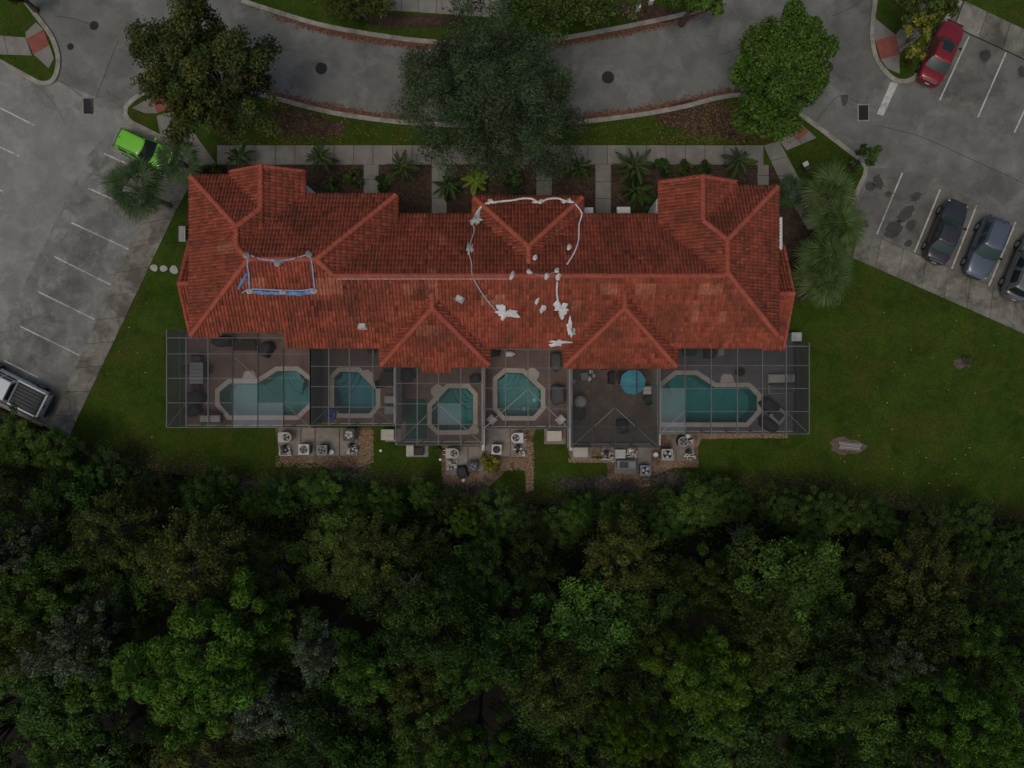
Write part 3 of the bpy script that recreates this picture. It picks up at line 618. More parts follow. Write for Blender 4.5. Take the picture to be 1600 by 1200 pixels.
# ------------------------------------------------------------------ things lying on the roof
def surf(pts, dz=.09): return [roofP(x, y, dz) for x, y in pts]
def rope(name, pts, r, mt, label, cat='rope', dz=.11):
    q = spline(pts, 5); MB().tube([tuple(roofP(x, y, dz)) for x, y in q], r, 5).build(name, mt, smooth=True, label=label, cat=cat)
def crumple(px, py, w, h, hh, seed, shred=.35, rot=0):
    """rumpled sheet or bag draped on the tiles"""
    rr = np.random.default_rng(seed); n = 14; mb = MB(); k = 7; ph = rr.uniform(0, 6.28, 6); vs = []; 
    for j in range(k + 1):
        for i in range(n * 2):
            t = 2 * math.pi * i / (n * 2); q = j / k
            e = 1 + shred * (.5 * math.sin(2 * t + ph[0]) + .6 * math.sin(3 * t + ph[1]) + .45 * math.sin(5 * t + ph[2]) + .4 * math.sin(9 * t + ph[3]))
            dx = math.cos(t) * w / 2 * e * q; dy = math.sin(t) * h / 2 * e * q
            c_, s_ = math.cos(rot), math.sin(rot); p = roofP(px + dx * c_ - dy * s_, py + dx * s_ + dy * c_, 0)
            vs.append((p.x, p.y, p.z + .08 + hh * 1.4 * (1 - q * q) + (.03 + hh * .9) * rr.random() * (q > .05)))
    m_ = n * 2; fs = [(j * m_ + i, j * m_ + (i + 1) % m_, (j + 1) * m_ + (i + 1) % m_, (j + 1) * m_ + i) for j in range(k) for i in range(m_)]
    return mb.add(vs, fs)
def scrap(name, px, py, w, h, hh, mt, label, cat, seed, shred=.35, rot=0, group=None):
    me = crumple(px, py, w, h, hh, seed, shred, rot).mesh(name, mt, True); fix_normals(me); link(name, me, label=label, cat=cat, group=group)
rope('white_rope', [(744, 334), (757, 319), (780, 315), (800, 313), (818, 310), (832, 311), (842, 316), (856, 311), (872, 310), (880, 313), (897, 317)], .07, 'tarp_white', 'white twisted plastic cord along the front eave of middle gable')
rope('white_rope', [(744, 334), (738, 345), (741, 360), (735, 380), (733, 395), (737, 412), (738, 430), (748, 450), (762, 470), (776, 486)], .04, 'plastic_grey', 'thin pale cord hanging down the roof left of middle gable')
rope('white_rope', [(897, 317), (909, 333), (905, 350), (904, 375), (897, 395), (886, 413)], .05, 'tarp_white', 'white cord down the roof right of middle gable')
rope('white_rope', [(871, 440), (870, 455), (872, 472)], .06, 'tarp_white', 'short straight white cord below the main ridge')
rope('blue_cord', [(828, 426), (838, 429), (850, 431), (862, 427), (870, 424)], .05, 'cushion_grey', 'slack bluish cord lying along the main ridge')
SC = [('plastic_sheeting', 745, 342, 15, 20, .1, 'plastic_grey', 'grey crumpled plastic at front left of middle gable', 1, .5), ('plastic_sheeting', 734, 389, 9, 18, .08, 'plastic_grey', 'small grey plastic scrap on the left pale cord', 2, .5),
      ('plastic_sheeting', 790, 489, 30, 20, .12, 'tarp_white', 'large white plastic heap at the lower left of middle roof', 3, .5), ('plastic_sheeting', 877, 483, 22, 22, .14, 'tarp_white', 'large white plastic heap at the lower right of middle roof', 4, .4),
      ('plastic_sheeting', 890, 512, 9, 26, .08, 'tarp_white', 'curled white plastic strip right of middle roof', 5, .3), ('plastic_sheeting', 872, 536, 30, 9, .08, 'tarp_white', 'torn white plastic strip near rear eave', 6, .45), ('plastic_sheeting', 896, 519, 7, 10, .05, 'plastic_grey', 'tiny grey plastic scrap beside rear right hip', 7, .4),
      ('sandbag', 836, 403, 7, 10, .12, 'tarp_white', 'white sandbag just below the middle gable peak', 8, .1), ('sandbag', 800, 431, 7, 14, .12, 'tarp_white', 'white sandbag lying over the main ridge, leftmost', 9, .12), ('sandbag', 827, 425, 10, 7, .12, 'tarp_white', 'white sandbag at the left end of bluish cord', 10, .12),
      ('sandbag', 854, 432, 7, 12, .12, 'tarp_white', 'white sandbag in the middle of bluish cord', 11, .12), ('sandbag', 870, 423, 7, 9, .12, 'tarp_white', 'white sandbag north of the ridge at cord right end', 12, .12), ('sandbag', 872, 433, 8, 12, .12, 'tarp_white', 'white sandbag south of the ridge at cord right end', 13, .12),
      ('sandbag', 889, 387, 7, 10, .12, 'tarp_white', 'lone white sandbag beside the right white cord', 14, .1), ('sandbag', 839, 471, 6, 11, .1, 'tarp_white', 'upper of two white bags in middle of rear slope', 15, .15), ('sandbag', 848, 483, 9, 13, .1, 'tarp_white', 'lower of two white bags in middle of rear slope', 16, .2),
      ('plastic_sheeting', 768, 316 , 16, 6, .06, 'tarp_white', 'white plastic shred caught on front cord, left one', 17, .5), ('plastic_sheeting', 842, 316, 16, 6, .06, 'tarp_white', 'white plastic shred caught on front cord, middle one', 18, .5), ('plastic_sheeting', 887, 315, 14, 6, .06, 'tarp_white', 'white plastic shred caught on front cord, right one', 19, .5)]
for nm, x, y, w, h, hh, mt, lb, sd_, sh in SC: scrap(nm, x, y, w, h, hh, mt, lb, 'sandbag' if nm == 'sandbag' else 'plastic sheet', sd_, sh, rot=(.4 if nm == 'sandbag' else 0))
# blue tarp remnant on the left roof
for nm, pts, w, lb in (('tarp_strip', [(394, 456), (420, 458), (443, 458), (470, 459), (490, 456)], 6, 'long blue tarp strip along the bottom of the left patch'), ('tarp_strip', [(372, 452), (377, 442), (382, 434), (386, 428)], 5, 'short blue tarp rag left of the blue patch'), ('tarp_strip', [(420, 407), (434, 407), (443, 409)], 7, 'blue tarp scrap under the ridge on left roof')):
    q = spline(pts, 6); mb = MB(); vs = []; n = len(q)
    for i, (x, y) in enumerate(q):
        t = Vector((q[min(i + 1, n - 1)][0] - q[max(i - 1, 0)][0], q[min(i + 1, n - 1)][1] - q[max(i - 1, 0)][1])).normalized()
        for kk in range(5):
            u = (kk - 2) / 4 * w * random.uniform(.55, 1.1); p_ = roofP(x - t.y * u, y + t.x * u, .09 + random.uniform(0, .05)); vs.append(tuple(p_))
    mb.add(vs, [(i * 5 + k, i * 5 + k + 1, i * 5 + 6 + k, i * 5 + 5 + k) for i in range(n - 1) for k in range(4)]).build(nm, 'tarp_blue', smooth=True, label=lb, cat='tarp')
for pts, lb in (([(388, 402), (387, 415), (389, 430), (390, 455)], 'pale cord down the left edge of blue patch'), ([(485, 400), (488, 415), (490, 435), (492, 452)], 'pale cord down the right edge of blue patch'), ([(392, 399), (405, 404), (430, 407), (455, 405), (480, 398)], 'pale sagging cord along the left ridge'), ([(378, 458), (392, 452), (430, 453), (470, 454), (490, 451)], 'pale cord above the long blue strip')):
    rope('tie_cord', pts, .055, 'cord_blue', lb)
for i, (x, y, lb) in enumerate(((387, 400, 'pale sandbag at the ridge, top left of blue patch'), (484, 398, 'pale sandbag at the ridge, top right of blue patch'), (435, 412, 'pale sandbag in the top middle of blue patch'), (392, 456, 'cream sandbag at bottom left of the blue strip'), (443, 457, 'cream sandbag in the middle of the blue strip'), (492, 456, 'cream sandbag at bottom right of the blue strip'))):
    scrap('sandbag', x, y, 11, 8 if y > 440 else 10, .14, 'sandbag' if y > 440 else 'cushion_pale', lb, 'sandbag', 40 + i, .08, rot=.0 if y > 410 else random.random())
# roof vents
for x, y, lb, rz in ((566, 509, 'small grey roof vent on rear slope of left half', 0), (718, 466, 'pale grey tilted vent cover left of the middle roof', -.5)):
    q = roofP(x, y, .04); o = empty('roof_vent', q, rz, label=lb, cat='roof vent')
    MB().box(-.22, .22, -.16, .16, -.1, .12, .03).build('hood', 'plastic_grey', o); MB().box(-.3, .3, -.24, .24, -.12, -.02).build('flashing', 'ac_grey', o)

# ------------------------------------------------------------------ pool decks, pools
DZ = .14
def offset_poly(poly, d):
    n = len(poly); ar = sum(poly[i][0] * poly[(i + 1) % n][1] - poly[(i + 1) % n][0] * poly[i][1] for i in range(n)); sg = 1 if ar > 0 else -1; out = []
    for i in range(n):
        p0, p1, p2 = [Vector(poly[(i + k) % n]) for k in (-1, 0, 1)]
        n1 = Vector((-(p1 - p0).y, (p1 - p0).x)).normalized() * sg; n2 = Vector((-(p2 - p1).y, (p2 - p1).x)).normalized() * sg
        b = n1 + n2; b = b / max(.3, b.dot(n1)); out.append((p1.x + b.x * d, p1.y + b.y * d))
    return out
POOLS = {
 1: [(337.5, 608.5), (357.6, 592), (402, 592), (432, 572.6), (467, 572.6), (492, 592), (492, 632), (467, 656), (357, 656), (337.5, 633)],
 2: [(516, 587), (528.6, 574), (563, 574), (595, 606), (595, 635.5), (581, 653), (528, 653), (516, 641)],
 3: [(668, 632), (697.5, 599.6), (733, 599.6), (746.5, 614.5), (746.5, 665), (734, 679), (683, 679), (668, 665)],
 4: [(770, 590), (788, 575), (819, 576), (852, 607), (852, 639), (836, 657), (785.6, 657), (770, 640.6)],
 6: [(1026, 601.5), (1053, 579), (1089, 579), (1118, 598), (1171, 598), (1189, 616), (1189, 643.5), (1168, 667), (1026, 667)]}
DECKS = {1: (291, 502.6, 664), 2: (502.6, 627.5, 661), 3: (627.5, 757.5, 690), 4: (757.5, 887, 666), 5: (887, 1017, 690), 6: (1017, 1238, 673)}
PL = {1: 'eight sided pale teal pool with notched end in leftmost patio', 2: 'deep blue chamfered pool in second patio from left', 3: 'teal pool with curved corner steps in third patio', 4: 'pale teal chamfered pool behind the middle townhouse', 6: 'long teal pool in the rightmost patio'}
for k, (x0, x1, y1) in DECKS.items():
    q = G([(x0, 520), (x1, 520), (x1, y1), (x0, y1)]); mt = {6: 'paver_grey', 5: 'patio_brown'}.get(k, 'paver')
    if k == 5: MB().prism(q, -.1, DZ).build('patio_deck', mt, kind='structure'); continue
    cop = G(POOLS[k]); holed('patio_deck', q, [cop], -.1, DZ, mt, kind='structure')
    inner = offset_poly(cop, .32)
    ctr = P(sum(p[0] for p in POOLS[k]) / len(POOLS[k]), sum(p[1] for p in POOLS[k]) / len(POOLS[k]))
    pool = empty('swimming_pool', ctr, label=PL[k], cat='pool')
    def kid(o): o.location = (-ctr.x, -ctr.y, 0); return o
    kid(holed('coping', offset_poly(cop, .002), [inner], -.2, DZ + .03, 'coping', pool))
    pm = {2: 'plaster_blue', 1: 'plaster_pale', 4: 'plaster_pale'}.get(k, 'plaster')
    n = len(inner); bs = offset_poly(inner, .12); zb = -1.35
    mb = MB(); mb.add([(x, y, DZ) for x, y in offset_poly(inner, -.02)] + [(x, y, zb) for x, y in bs], [tuple(range(n, 2 * n))] + [(i, n + i, n + (i + 1) % n, (i + 1) % n) for i in range(n)])
    kid(mb.build('basin', pm, pool))
    mb = MB(); w_ = offset_poly(inner, -.01); mb.add([(x, y, .02) for x, y in w_], [tuple(range(n))]); me = mb.mesh('water', 'water'); fix_normals(me); kid(link('water', me, pool))
    # steps in a corner, with a dark nosing line
    cx, cy = {1: (478, 583), 2: (522, 582), 3: (741, 606), 4: (778, 582), 6: (1040, 588)}[k]; c0 = P(cx, cy); cen = ctr - c0; a0 = math.atan2(cen.y, cen.x)
    for s_, r_ in enumerate((1.45, 1.1, .75)):
        z1 = -.95 + s_ * .3; pts = [(c0.x + math.cos(a0 + (i - 5) * .155) * r_, c0.y + math.sin(a0 + (i - 5) * .155) * r_) for i in range(11)]
        kid(MB().ribbon(pts, .42, z1 - .3, z1).build('pool_step', pm, pool)); kid(MB().ribbon(pts, .06, z1, z1 + .008, side=-2.3).build('step_nosing', 'ac_dark' if k == 3 else 'plaster', pool))
    lx, ly, la = {1: (391, 586, 0), 2: (576, 586, .7), 3: (682, 609, -.75), 4: (834, 583, .75), 6: (1135, 591, 0)}[k]; lc = P(lx, ly)
    pts = [(-.5, -.3), (.5, -.3), (.42, .1), (.25, .3), (-.25, .3), (-.42, .1)]; ca, sa = math.cos(-la), math.sin(-la)
    kid(MB().prism([(lc.x + x * ca - y * sa, lc.y + x * sa + y * ca) for x, y in pts], .05, DZ + .034).build('skimmer_ledge', 'coping', pool))
    if k in (3,): lc = P(742, 672); kid(MB().cyl(lc.x, lc.y, .05, DZ + .04, .3).build('skimmer_lid', 'coping', pool))
    if k == 4:
        for px, py, r_ in ((835, 625, .12), (819, 639, .1)): lc = P(px, py, -1.2); kid(MB().cyl(lc.x, lc.y, -1.36, -1.3, r_ * 1.3).build('pool_light', 'white_paint', pool))
# ------------------------------------------------------------------ screened enclosures
ZC = 2.85
CAGES = {
 1: dict(xs=[261, 291.5, 325.6, 363.7, 403, 443, 485], ys=[528, 553, 591, 629.5, 668], mt='frame_grey', lb='large dark screen enclosure over leftmost pool, jutting past the roof', sheen=[(3, 2), (3, 3), (4, 3)], clear=[(3, 0), (4, 0), (5, 0), (5, 1), (5, 2), (5, 3), (4, 1), (3, 1)], dark=[(0, j) for j in range(4)], top={0: 516, 3: 520, 4: 520, 5: 543}, br=[((363.7, 556), (403, 591)), ((403, 593), (485, 668)), ((261, 668), (291.5, 629.5))]),
 2: dict(xs=[485, 514, 546, 583, 617.5], ys=[543, 572.5, 604, 636, 665], mt='frame_grey', lb='screen enclosure over the deep blue pool', sheen=[], clear=[(1, 2)], dark=[(0, 0), (0, 1), (0, 2), (0, 3), (1, 0), (2, 0), (3, 0)], br=[((485, 665), (514, 636)), ((583, 636), (617.5, 665))]),
 3: dict(xs=[618.5, 652, 685, 720, 754.5], ys=[572, 599, 631, 663, 695], mt='frame_grey', lb='screen enclosure over the teal pool with curved steps', sheen=[(2, 2)], clear=[(3, 1), (3, 2)], dark=[(0, 0), (0, 3), (1, 3)], br=[((618.5, 695), (652, 663)), ((652, 663), (685, 632)), ((720, 663), (754.5, 695)), ((685, 632), (720, 663))]),
 4: dict(xs=[755.5, 790, 825, 858, 889], ys=[546, 575, 606.5, 639, 670], mt='frame_grey', lb='screen enclosure with diagonal braces behind the middle townhouse', sheen=[], clear=[(i, j) for i in range(4) for j in range(4)], dark=[], br=[((755.5, 670), (825, 608)), ((825, 608), (889, 670))]),
 5: dict(xs=[892, 925, 961, 995, 1029], ys=[572, 603, 634.5, 667, 699], mt='frame_bronze', lb='dark screen enclosure over the patio with the blue parasol', sheen=[], clear=[(1, 0), (2, 0), (3, 0)], dark=[(0, 2), (0, 3), (1, 3), (2, 3), (3, 3)], br=[((892, 699), (961, 637)), ((961, 637), (1029, 699))]),
 6: dict(xs=[1030.5, 1070, 1111, 1152, 1191, 1228, 1264], ys=[541, 571, 607, 643, 678], mt='frame_grey', lb='large screen enclosure over the long rightmost pool', sheen=[(0, 2), (0, 3)], clear=[], dark=[(i, 0) for i in range(6)] + [(5, j) for j in range(4)], top={5: 536}, br=[((1030.5, 678), (1070, 643)), ((1228, 643), (1264, 678))])}
for k, c in CAGES.items():
    xs, ys = c['xs'], c['ys']; o = empty('screen_enclosure', P((xs[0] + xs[-1]) / 2, (ys[0] + ys[-1]) / 2, ZC) * Vector((1, 1, 0)), label=c['lb'], cat='enclosure')
    ol = o.location.copy()
    def kid(q): q.location = q.location - ol; return q
    def pz(x, y, z=ZC): return P(x, y, ZC).xy.to_3d() + Vector((0, 0, z))
    for i, x in enumerate(xs):
        t = c.get('top', {}).get(min(i, len(xs) - 2), ys[0])
        kid(MB().bar(pz(x, t), pz(x, ys[-1]), .05 if 0 < i < len(xs) - 1 else .055, .12).build('rafter', 'frame_bronze' if k == 1 and 2 < i < 6 else c['mt'], o))
    for j, y in enumerate(ys): kid(MB().bar(pz(xs[0], y, ZC - .002), pz(xs[-1], y, ZC - .002), .032 if j else .05, .07).build('purlin', c['mt'], o))
    for a, b_ in c['br']: kid(MB().bar(pz(*a, ZC - .02), pz(*b_, ZC - .02), .045, .05).build('brace', 'frame_light' if k in (3, 4, 5, 6) else c['mt'], o))
    for i in range(len(xs) - 1):
        for j in range(len(ys) - 1):
            a, b_ = pz(xs[i], ys[j]), pz(xs[i + 1], ys[j + 1])
            mt = 'screen_sheen' if (i, j) in c['sheen'] else 'screen_clear' if (i, j) in c['clear'] else 'screen_dark' if (i, j) in c['dark'] else 'screen_mid'
            if j == 0 and i in c.get('top', {}): a.y = pz(xs[i], c['top'][i]).y
            kid(MB().add([(a.x + .03, b_.y + .02, ZC + .03), (b_.x - .03, b_.y + .02, ZC + .03), (b_.x - .03, a.y - .02, ZC + .03), (a.x + .03, a.y - .02, ZC + .03)], [(0, 1, 2, 3)]).build('screen_panel', mt, o))
    for i, x in enumerate(xs):       # rear posts, rails and wall screens
        q = pz(x, ys[-1], 0); kid(MB().box(q.x - .03, q.x + .03, q.y - .03, q.y + .03, .1, ZC - .06).build('post', c['mt'], o))
        if i < len(xs) - 1:
            r_ = pz(xs[i + 1], ys[-1], 0); kid(MB().add([(q.x + .03, q.y, .2), (r_.x - .03, q.y, .2), (r_.x - .03, q.y, ZC - .06), (q.x + .03, q.y, ZC - .06)], [(0, 1, 2, 3)]).build('screen_panel', 'screen_mid', o))
            for z in (.14, 1.0): kid(MB().box(q.x + .031, r_.x - .031, q.y - .022, q.y + .022, z, z + .06).build('rail', c['mt'] if z > .5 else 'white_wall', o))
    if k in (1, 6):
        x = xs[0] if k == 1 else xs[-1]; yy = [c['top'][0] if k == 1 else c['top'][5]] + ys
        for j in range(len(yy)):
            q = pz(x, yy[j], 0); kid(MB().box(q.x - .028, q.x + .028, q.y - .028, q.y + .028, .1, ZC - .062).build('post', c['mt'], o))
            if j < len(yy) - 1:
                r_ = pz(x, yy[j + 1], 0); kid(MB().add([(q.x, q.y - .03, .2), (q.x, r_.y + .03, .2), (q.x, r_.y + .03, ZC - .06), (q.x, q.y - .03, ZC - .06)], [(0, 1, 2, 3)]).build('screen_panel', 'screen_dark', o))
                for z in (.14, 1.0): kid(MB().box(q.x - .02, q.x + .02, r_.y + .03, q.y - .03, z, z + .06).build('rail', c['mt'], o))
        a, b_ = pz(x, ys[-1], ZC), pz(x, ys[-1], 1.0); s_ = 1 if k == 1 else -1
# privacy walls between patios
for px, y0, y1, mt, h, lb in ((502.6, 545, 660, 'frame_bronze', 2.6, 'dark privacy wall between first and second patio'), (627.5, 575, 660, 'white_wall', 2.7, 'stained white privacy wall between second and third patio'), (757.5, 575, 698, 'white_wall', 2.7, 'stained white privacy wall left of the middle patio'), (887, 575, 698, 'white_wall', 2.75, 'stained white privacy wall right of the middle patio'), (1017, 575, 690, 'beige_wall', 2.75, 'beige privacy wall right of the blue parasol')):
    a, b_ = P(px, y1), P(px, y0); o = empty('privacy_wall', (a.x, (a.y + b_.y) / 2, 0), label=lb, cat='wall'); hl = (b_.y - a.y) / 2
    MB().box(-.07, .07, -hl, hl, .02, h, .012).build('wall_body', mt, o); MB().box(-.1, .1, -hl - .02, hl + .02, h + .001, h + .06, .012).build('wall_cap', mt if mt != 'beige_wall' else 'white_wall', o)
# ------------------------------------------------------------------ patio furniture
def at(px, py, z=DZ): p = P(px, py, z); return (p.x, p.y, DZ)
def chair(px, py, rz, mt, lb, grp=None, seat='cushion_grey', z=DZ):
    o = empty('patio_chair', at(px, py, .6), rz, label=lb, cat='chair', group=grp)
    MB().box(-.26, .26, -.25, .25, .36, .44, .03).build('seat', seat, o); MB().box(-.27, .27, -.33, -.25, .4, .95, .03).build('backrest', mt, o)
    for sx in (-1, 1):
        MB().box(sx * .27 - .03, sx * .27 + .03, -.28, .25, .6, .65, .015).build('armrest', mt, o)
        for sy in (-.26, .22): MB().box(sx * .25 - .025, sx * .25 + .025, sy - .025, sy + .025, 0, .6).build('leg', mt, o)
    return o
def table(px, py, w, d, h, rz, mt, lb, leg='ac_dark'):
    o = empty('patio_table', at(px, py, h), rz, label=lb, cat='table')
    nb = max(2, int(d / .22))
    for i in range(nb): MB().box(-w / 2, w / 2, -d / 2 + d * i / nb + .008, -d / 2 + d * (i + 1) / nb - .008, h - .05, h, .006).build('slat', mt, o)
    MB().box(-w / 2 + .05, w / 2 - .05, -d / 2 + .05, d / 2 - .05, h - .1, h - .052).build('apron', leg, o)
    for sx in (-1, 1):
        for sy in (-1, 1): MB().box(sx * (w / 2 - .1) - .03, sx * (w / 2 - .1) + .03, sy * (d / 2 - .1) - .03, sy * (d / 2 - .1) + .03, 0, h - .1).build('leg', leg, o)
    return o
def covered(px, py, w, d, h, rz, mt, lb, seed=0):
    """bulky thing under a slack cover: tucked hem, sagging top"""
    rr = np.random.default_rng(seed); n = 24; mb = MB(); vs = []; lv = [(0, 1.05), (.2, 1.0), (.55, .97), (.85, .93), (1.0, .78), (1.03, .4)]
    for z, k in lv:
        for i in range(n):
            t = 2 * math.pi * i / n; e = (abs(math.cos(t)) ** 4 + abs(math.sin(t)) ** 4) ** -.25
            f = 1 + .09 * math.sin(5 * t + seed) * (1 - z * .5) + rr.normal(0, .03); vs.append((math.cos(t) * e * w / 2 * k * f, math.sin(t) * e * d / 2 * k * f, h * z + rr.normal(0, .012) * (z > .1)))
    vs.append((0, 0, h * 1.0)); m_ = len(lv); fs = [(j * n + i, j * n + (i + 1) % n, (j + 1) * n + (i + 1) % n, (j + 1) * n + i) for j in range(m_ - 1) for i in range(n)] + [((m_ - 1) * n + i, (m_ - 1) * n + (i + 1) % n, m_ * n) for i in range(n)]
    o = mb.add(vs, fs).build('covered_furniture', mt, smooth=True, label=lb, cat='covered furniture'); o.location = at(px, py, h); o.rotation_euler[2] = rz
table(308, 583, .95, 1.5, .74, 0, 'cushion_grey', 'pale slatted dining table in the leftmost patio')
chair(296, 577, -1.57, 'wicker', 'dark patio chair at left side of the pale dining table', seat='cover_grey'); chair(320, 578, 1.57, 'wicker', 'dark patio chair at right side of the pale dining table', seat='cover_grey')
chair(308, 562, 3.14, 'wicker', 'dark patio chair at the head of the pale dining table', seat='cover_grey'); chair(306, 606, 0, 'wicker', 'dark patio chair at the foot of the pale dining table', seat='cover_dark')
covered(303, 622, 1.2, 1.0, .8, .3, 'cover_dark', 'black covered seat in the leftmost patio below the dining table', 3); covered(300, 642, 1.0, .7, .7, .4, 'cover_dark', 'low black covered lump near lower left patio corner', 4)
o = empty('garden_sofa', at(329, 653, .5), 0, label='pale cushioned sofa by the lower screen of leftmost patio', cat='sofa')
MB().box(-.75, .75, -.35, .35, .1, .38, .03).build('base', 'wicker', o); MB().box(-.72, -.01, -.3, .2, .381, .5, .05).build('cushion', 'cushion_pale', o); MB().box(.01, .72, -.3, .2, .381, .5, .05).build('cushion', 'cushion_pale', o); MB().box(-.75, .75, .22, .36, .381, .8, .04).build('backrest', 'wicker', o)
covered(345, 533, 1.5, .7, .9, 0, 'cover_dark', 'black covered grill against wall of leftmost patio', 5)
covered(414, 545, .8, 1.1, .8, -.5, 'cover_dark', 'black covered recliner at right of leftmost patio wall', 6)
table(383, 540, 1.5, .7, .75, 0, 'wicker', 'brown bench table along the wall of leftmost patio')
covered(580, 546, .6, .5, .7, 0, 'cover_dark', 'small black covered pot under the eave in second patio', 7)
table(606, 592, 1.0, 1.0, .74, 0, 'wicker', 'dark wicker table on right side of second patio'); chair(606, 579, 3.14, 'wicker', 'dark wicker chair above the second patio table', seat='cover_dark'); chair(595, 600, -1.4, 'wicker', 'dark wicker chair left of the second patio table', seat='cover_dark')
def lounger(px, py, rz, mt, lb, w=.65, ln=1.85):
    o = empty('sun_lounger', at(px, py, .4), rz, label=lb, cat='lounger')
    MB().box(-ln / 2, ln / 2, -w / 2, w / 2, .22, .3, .02).build('frame', 'ac_grey', o)
    MB().box(-ln / 2 + .05, ln * .2, -w / 2 + .04, w / 2 - .04, .301, .38, .03).build('cushion', mt, o)
    a = ln * .2; mb = MB(); mb.add([(a + .01, -w / 2 + .04, .3), (a + .01, w / 2 - .04, .3), (ln / 2, w / 2 - .04, .62), (ln / 2, -w / 2 + .04, .62), (a + .01, -w / 2 + .04, .38), (a + .01, w / 2 - .04, .38), (ln / 2 - .02, w / 2 - .04, .71), (ln / 2 - .02, -w / 2 + .04, .71)], [(3, 2, 1, 0), (4, 5, 6, 7), (0, 1, 5, 4), (2, 3, 7, 6), (1, 2, 6, 5), (3, 0, 4, 7)]); mb.build('backrest', mt, o)
    MB().box(ln / 2 - .28, ln / 2 - .06, -w / 2 + .1, w / 2 - .1, .7, .77, .03).build('pillow', mt, o)
    for sx in (-.8, .8):
        for sy in (-.8, .8): MB().cyl(sx * ln / 2, sy * w / 2, 0, .22, .03, n=8).build('leg', 'ac_grey', o)
lounger(613, 624, 0, 'cushion_pale', 'short pale lounger by the second patio right wall, upper one', .55, 1.1); lounger(613, 641, 0, 'cushion_grey', 'short grey lounger by the second patio right wall, lower one', .55, 1.1)
o = empty('pool_float', at(516, 647, .3), 0, label='bright blue inflatable ring at corner of deep blue pool', cat='pool float')
mb = MB(); nn, kk = 20, 8; mb.add([((.3 + .13 * math.cos(6.283 * j / kk)) * math.cos(6.283 * i / nn), (.3 + .13 * math.cos(6.283 * j / kk)) * math.sin(6.283 * i / nn), .17 + .13 * math.sin(6.283 * j / kk)) for i in range(nn) for j in range(kk)], [(i * kk + j, ((i + 1) % nn) * kk + j, ((i + 1) % nn) * kk + (j + 1) % kk, i * kk + (j + 1) % kk) for i in range(nn) for j in range(kk)]); mb.build('ring', 'float_blue', o, smooth=True); MB().cyl(.3, .0, .28, .33, .03, n=8).build('valve', 'white_paint', o)
c = P(651, 654); MB().box(c.x - .75, c.x + .75, c.y - 1.42, c.y + 1.42, DZ, DZ + .02, .008).build('outdoor_rug', 'mat_green', label='dark green rug left of teal pool with curved steps', cat='rug')
covered(632, 586, 1.3, .9, .8, 0, 'cover_dark', 'black covered furniture at top left of third patio', 8); covered(742, 592, .8, .6, .7, .3, 'cover_dark', 'black covered chair at top right of third patio', 9)
covered(869, 565, .75, 1.3, .85, .1, 'cover_grey', 'upper grey covered furniture at right of middle patio', 10); covered(872, 617, 1.0, 1.35, .85, .05, 'cover_grey', 'lower grey covered furniture at right of middle patio', 11)
covered(773, 551, .7, .5, .7, 0, 'cover_dark', 'dark covered pot at top left of middle patio', 12)
o = empty('propane_tank', at(796, 553, .5), 0, label='white tank lying by the top of middle patio', cat='tank'); MB().tube([(-.3, 0, .22), (-.24, 0, .22), (.24, 0, .22), (.3, 0, .22)], [.1, .2, .2, .1], 14).build('body', 'white_paint', o, smooth=True); MB().box(.28, .4, -.08, .08, .15, .3, .02).build('valve_collar', 'white_paint', o)
chair(768, 656, 2.4, 'chair_white', 'white plastic chair at lower left of middle patio', seat='chair_white'); chair(876, 656, -2.4, 'chair_white', 'white plastic chair at lower right of middle patio', seat='chair_white')
# parasol patio
o = empty('parasol', at(989, 597, 2.2), .2, label='turquoise octagonal parasol in the dark patio', cat='parasol'); n = 8; r_ = .88
MB().cyl(0, 0, 0, .08, .25).build('base', 'ac_dark', o); MB().cyl(0, 0, .08, 2.35, .025, n=8).build('pole', 'ac_grey', o)
for i in range(n):
    a0, a1 = 6.2832 * i / n, 6.2832 * (i + 1) / n; am = (a0 + a1) / 2
    mb = MB(); mb.add([(0, 0, 2.4), (r_ * .55 * math.cos(a0), r_ * .55 * math.sin(a0), 2.24), (r_ * .52 * math.cos(am), r_ * .52 * math.sin(am), 2.22), (r_ * .55 * math.cos(a1), r_ * .55 * math.sin(a1), 2.24), (r_ * math.cos(a0), r_ * math.sin(a0), 2.05), (r_ * .94 * math.cos(am), r_ * .94 * math.sin(am), 2.05), (r_ * math.cos(a1), r_ * math.sin(a1), 2.05), (r_ * math.cos(a0), r_ * math.sin(a0), 1.95), (r_ * .94 * math.cos(am), r_ * .94 * math.sin(am), 1.94), (r_ * math.cos(a1), r_ * math.sin(a1), 1.95)],
        [(0, 1, 2), (0, 2, 3), (1, 4, 5, 2), (2, 5, 6, 3), (4, 7, 8, 5), (5, 8, 9, 6)]); mb.build('canopy_panel', 'umbrella_blue', o)
    MB().bar((0, 0, 2.36), (r_ * math.cos(a0), r_ * math.sin(a0), 2.02), .015, .015).build('rib', 'ac_grey', o)
MB().cyl(0, 0, 2.4, 2.46, .04, n=8).build('finial', 'ac_grey', o)
table(1011, 610, .55, .55, .7, 0, 'chair_white', 'small white table right of the turquoise parasol'); chair(1013, 625, .4, 'cover_dark', 'dark folding chair below the small white table', seat='cover_green')
table(975, 590, .8, .9, .74, 0, 'wicker', 'dark patio table left of the turquoise parasol'); covered(957, 590, .5, .9, .8, 0, 'wicker', 'tall dark brown covered thing left of parasol', 14)
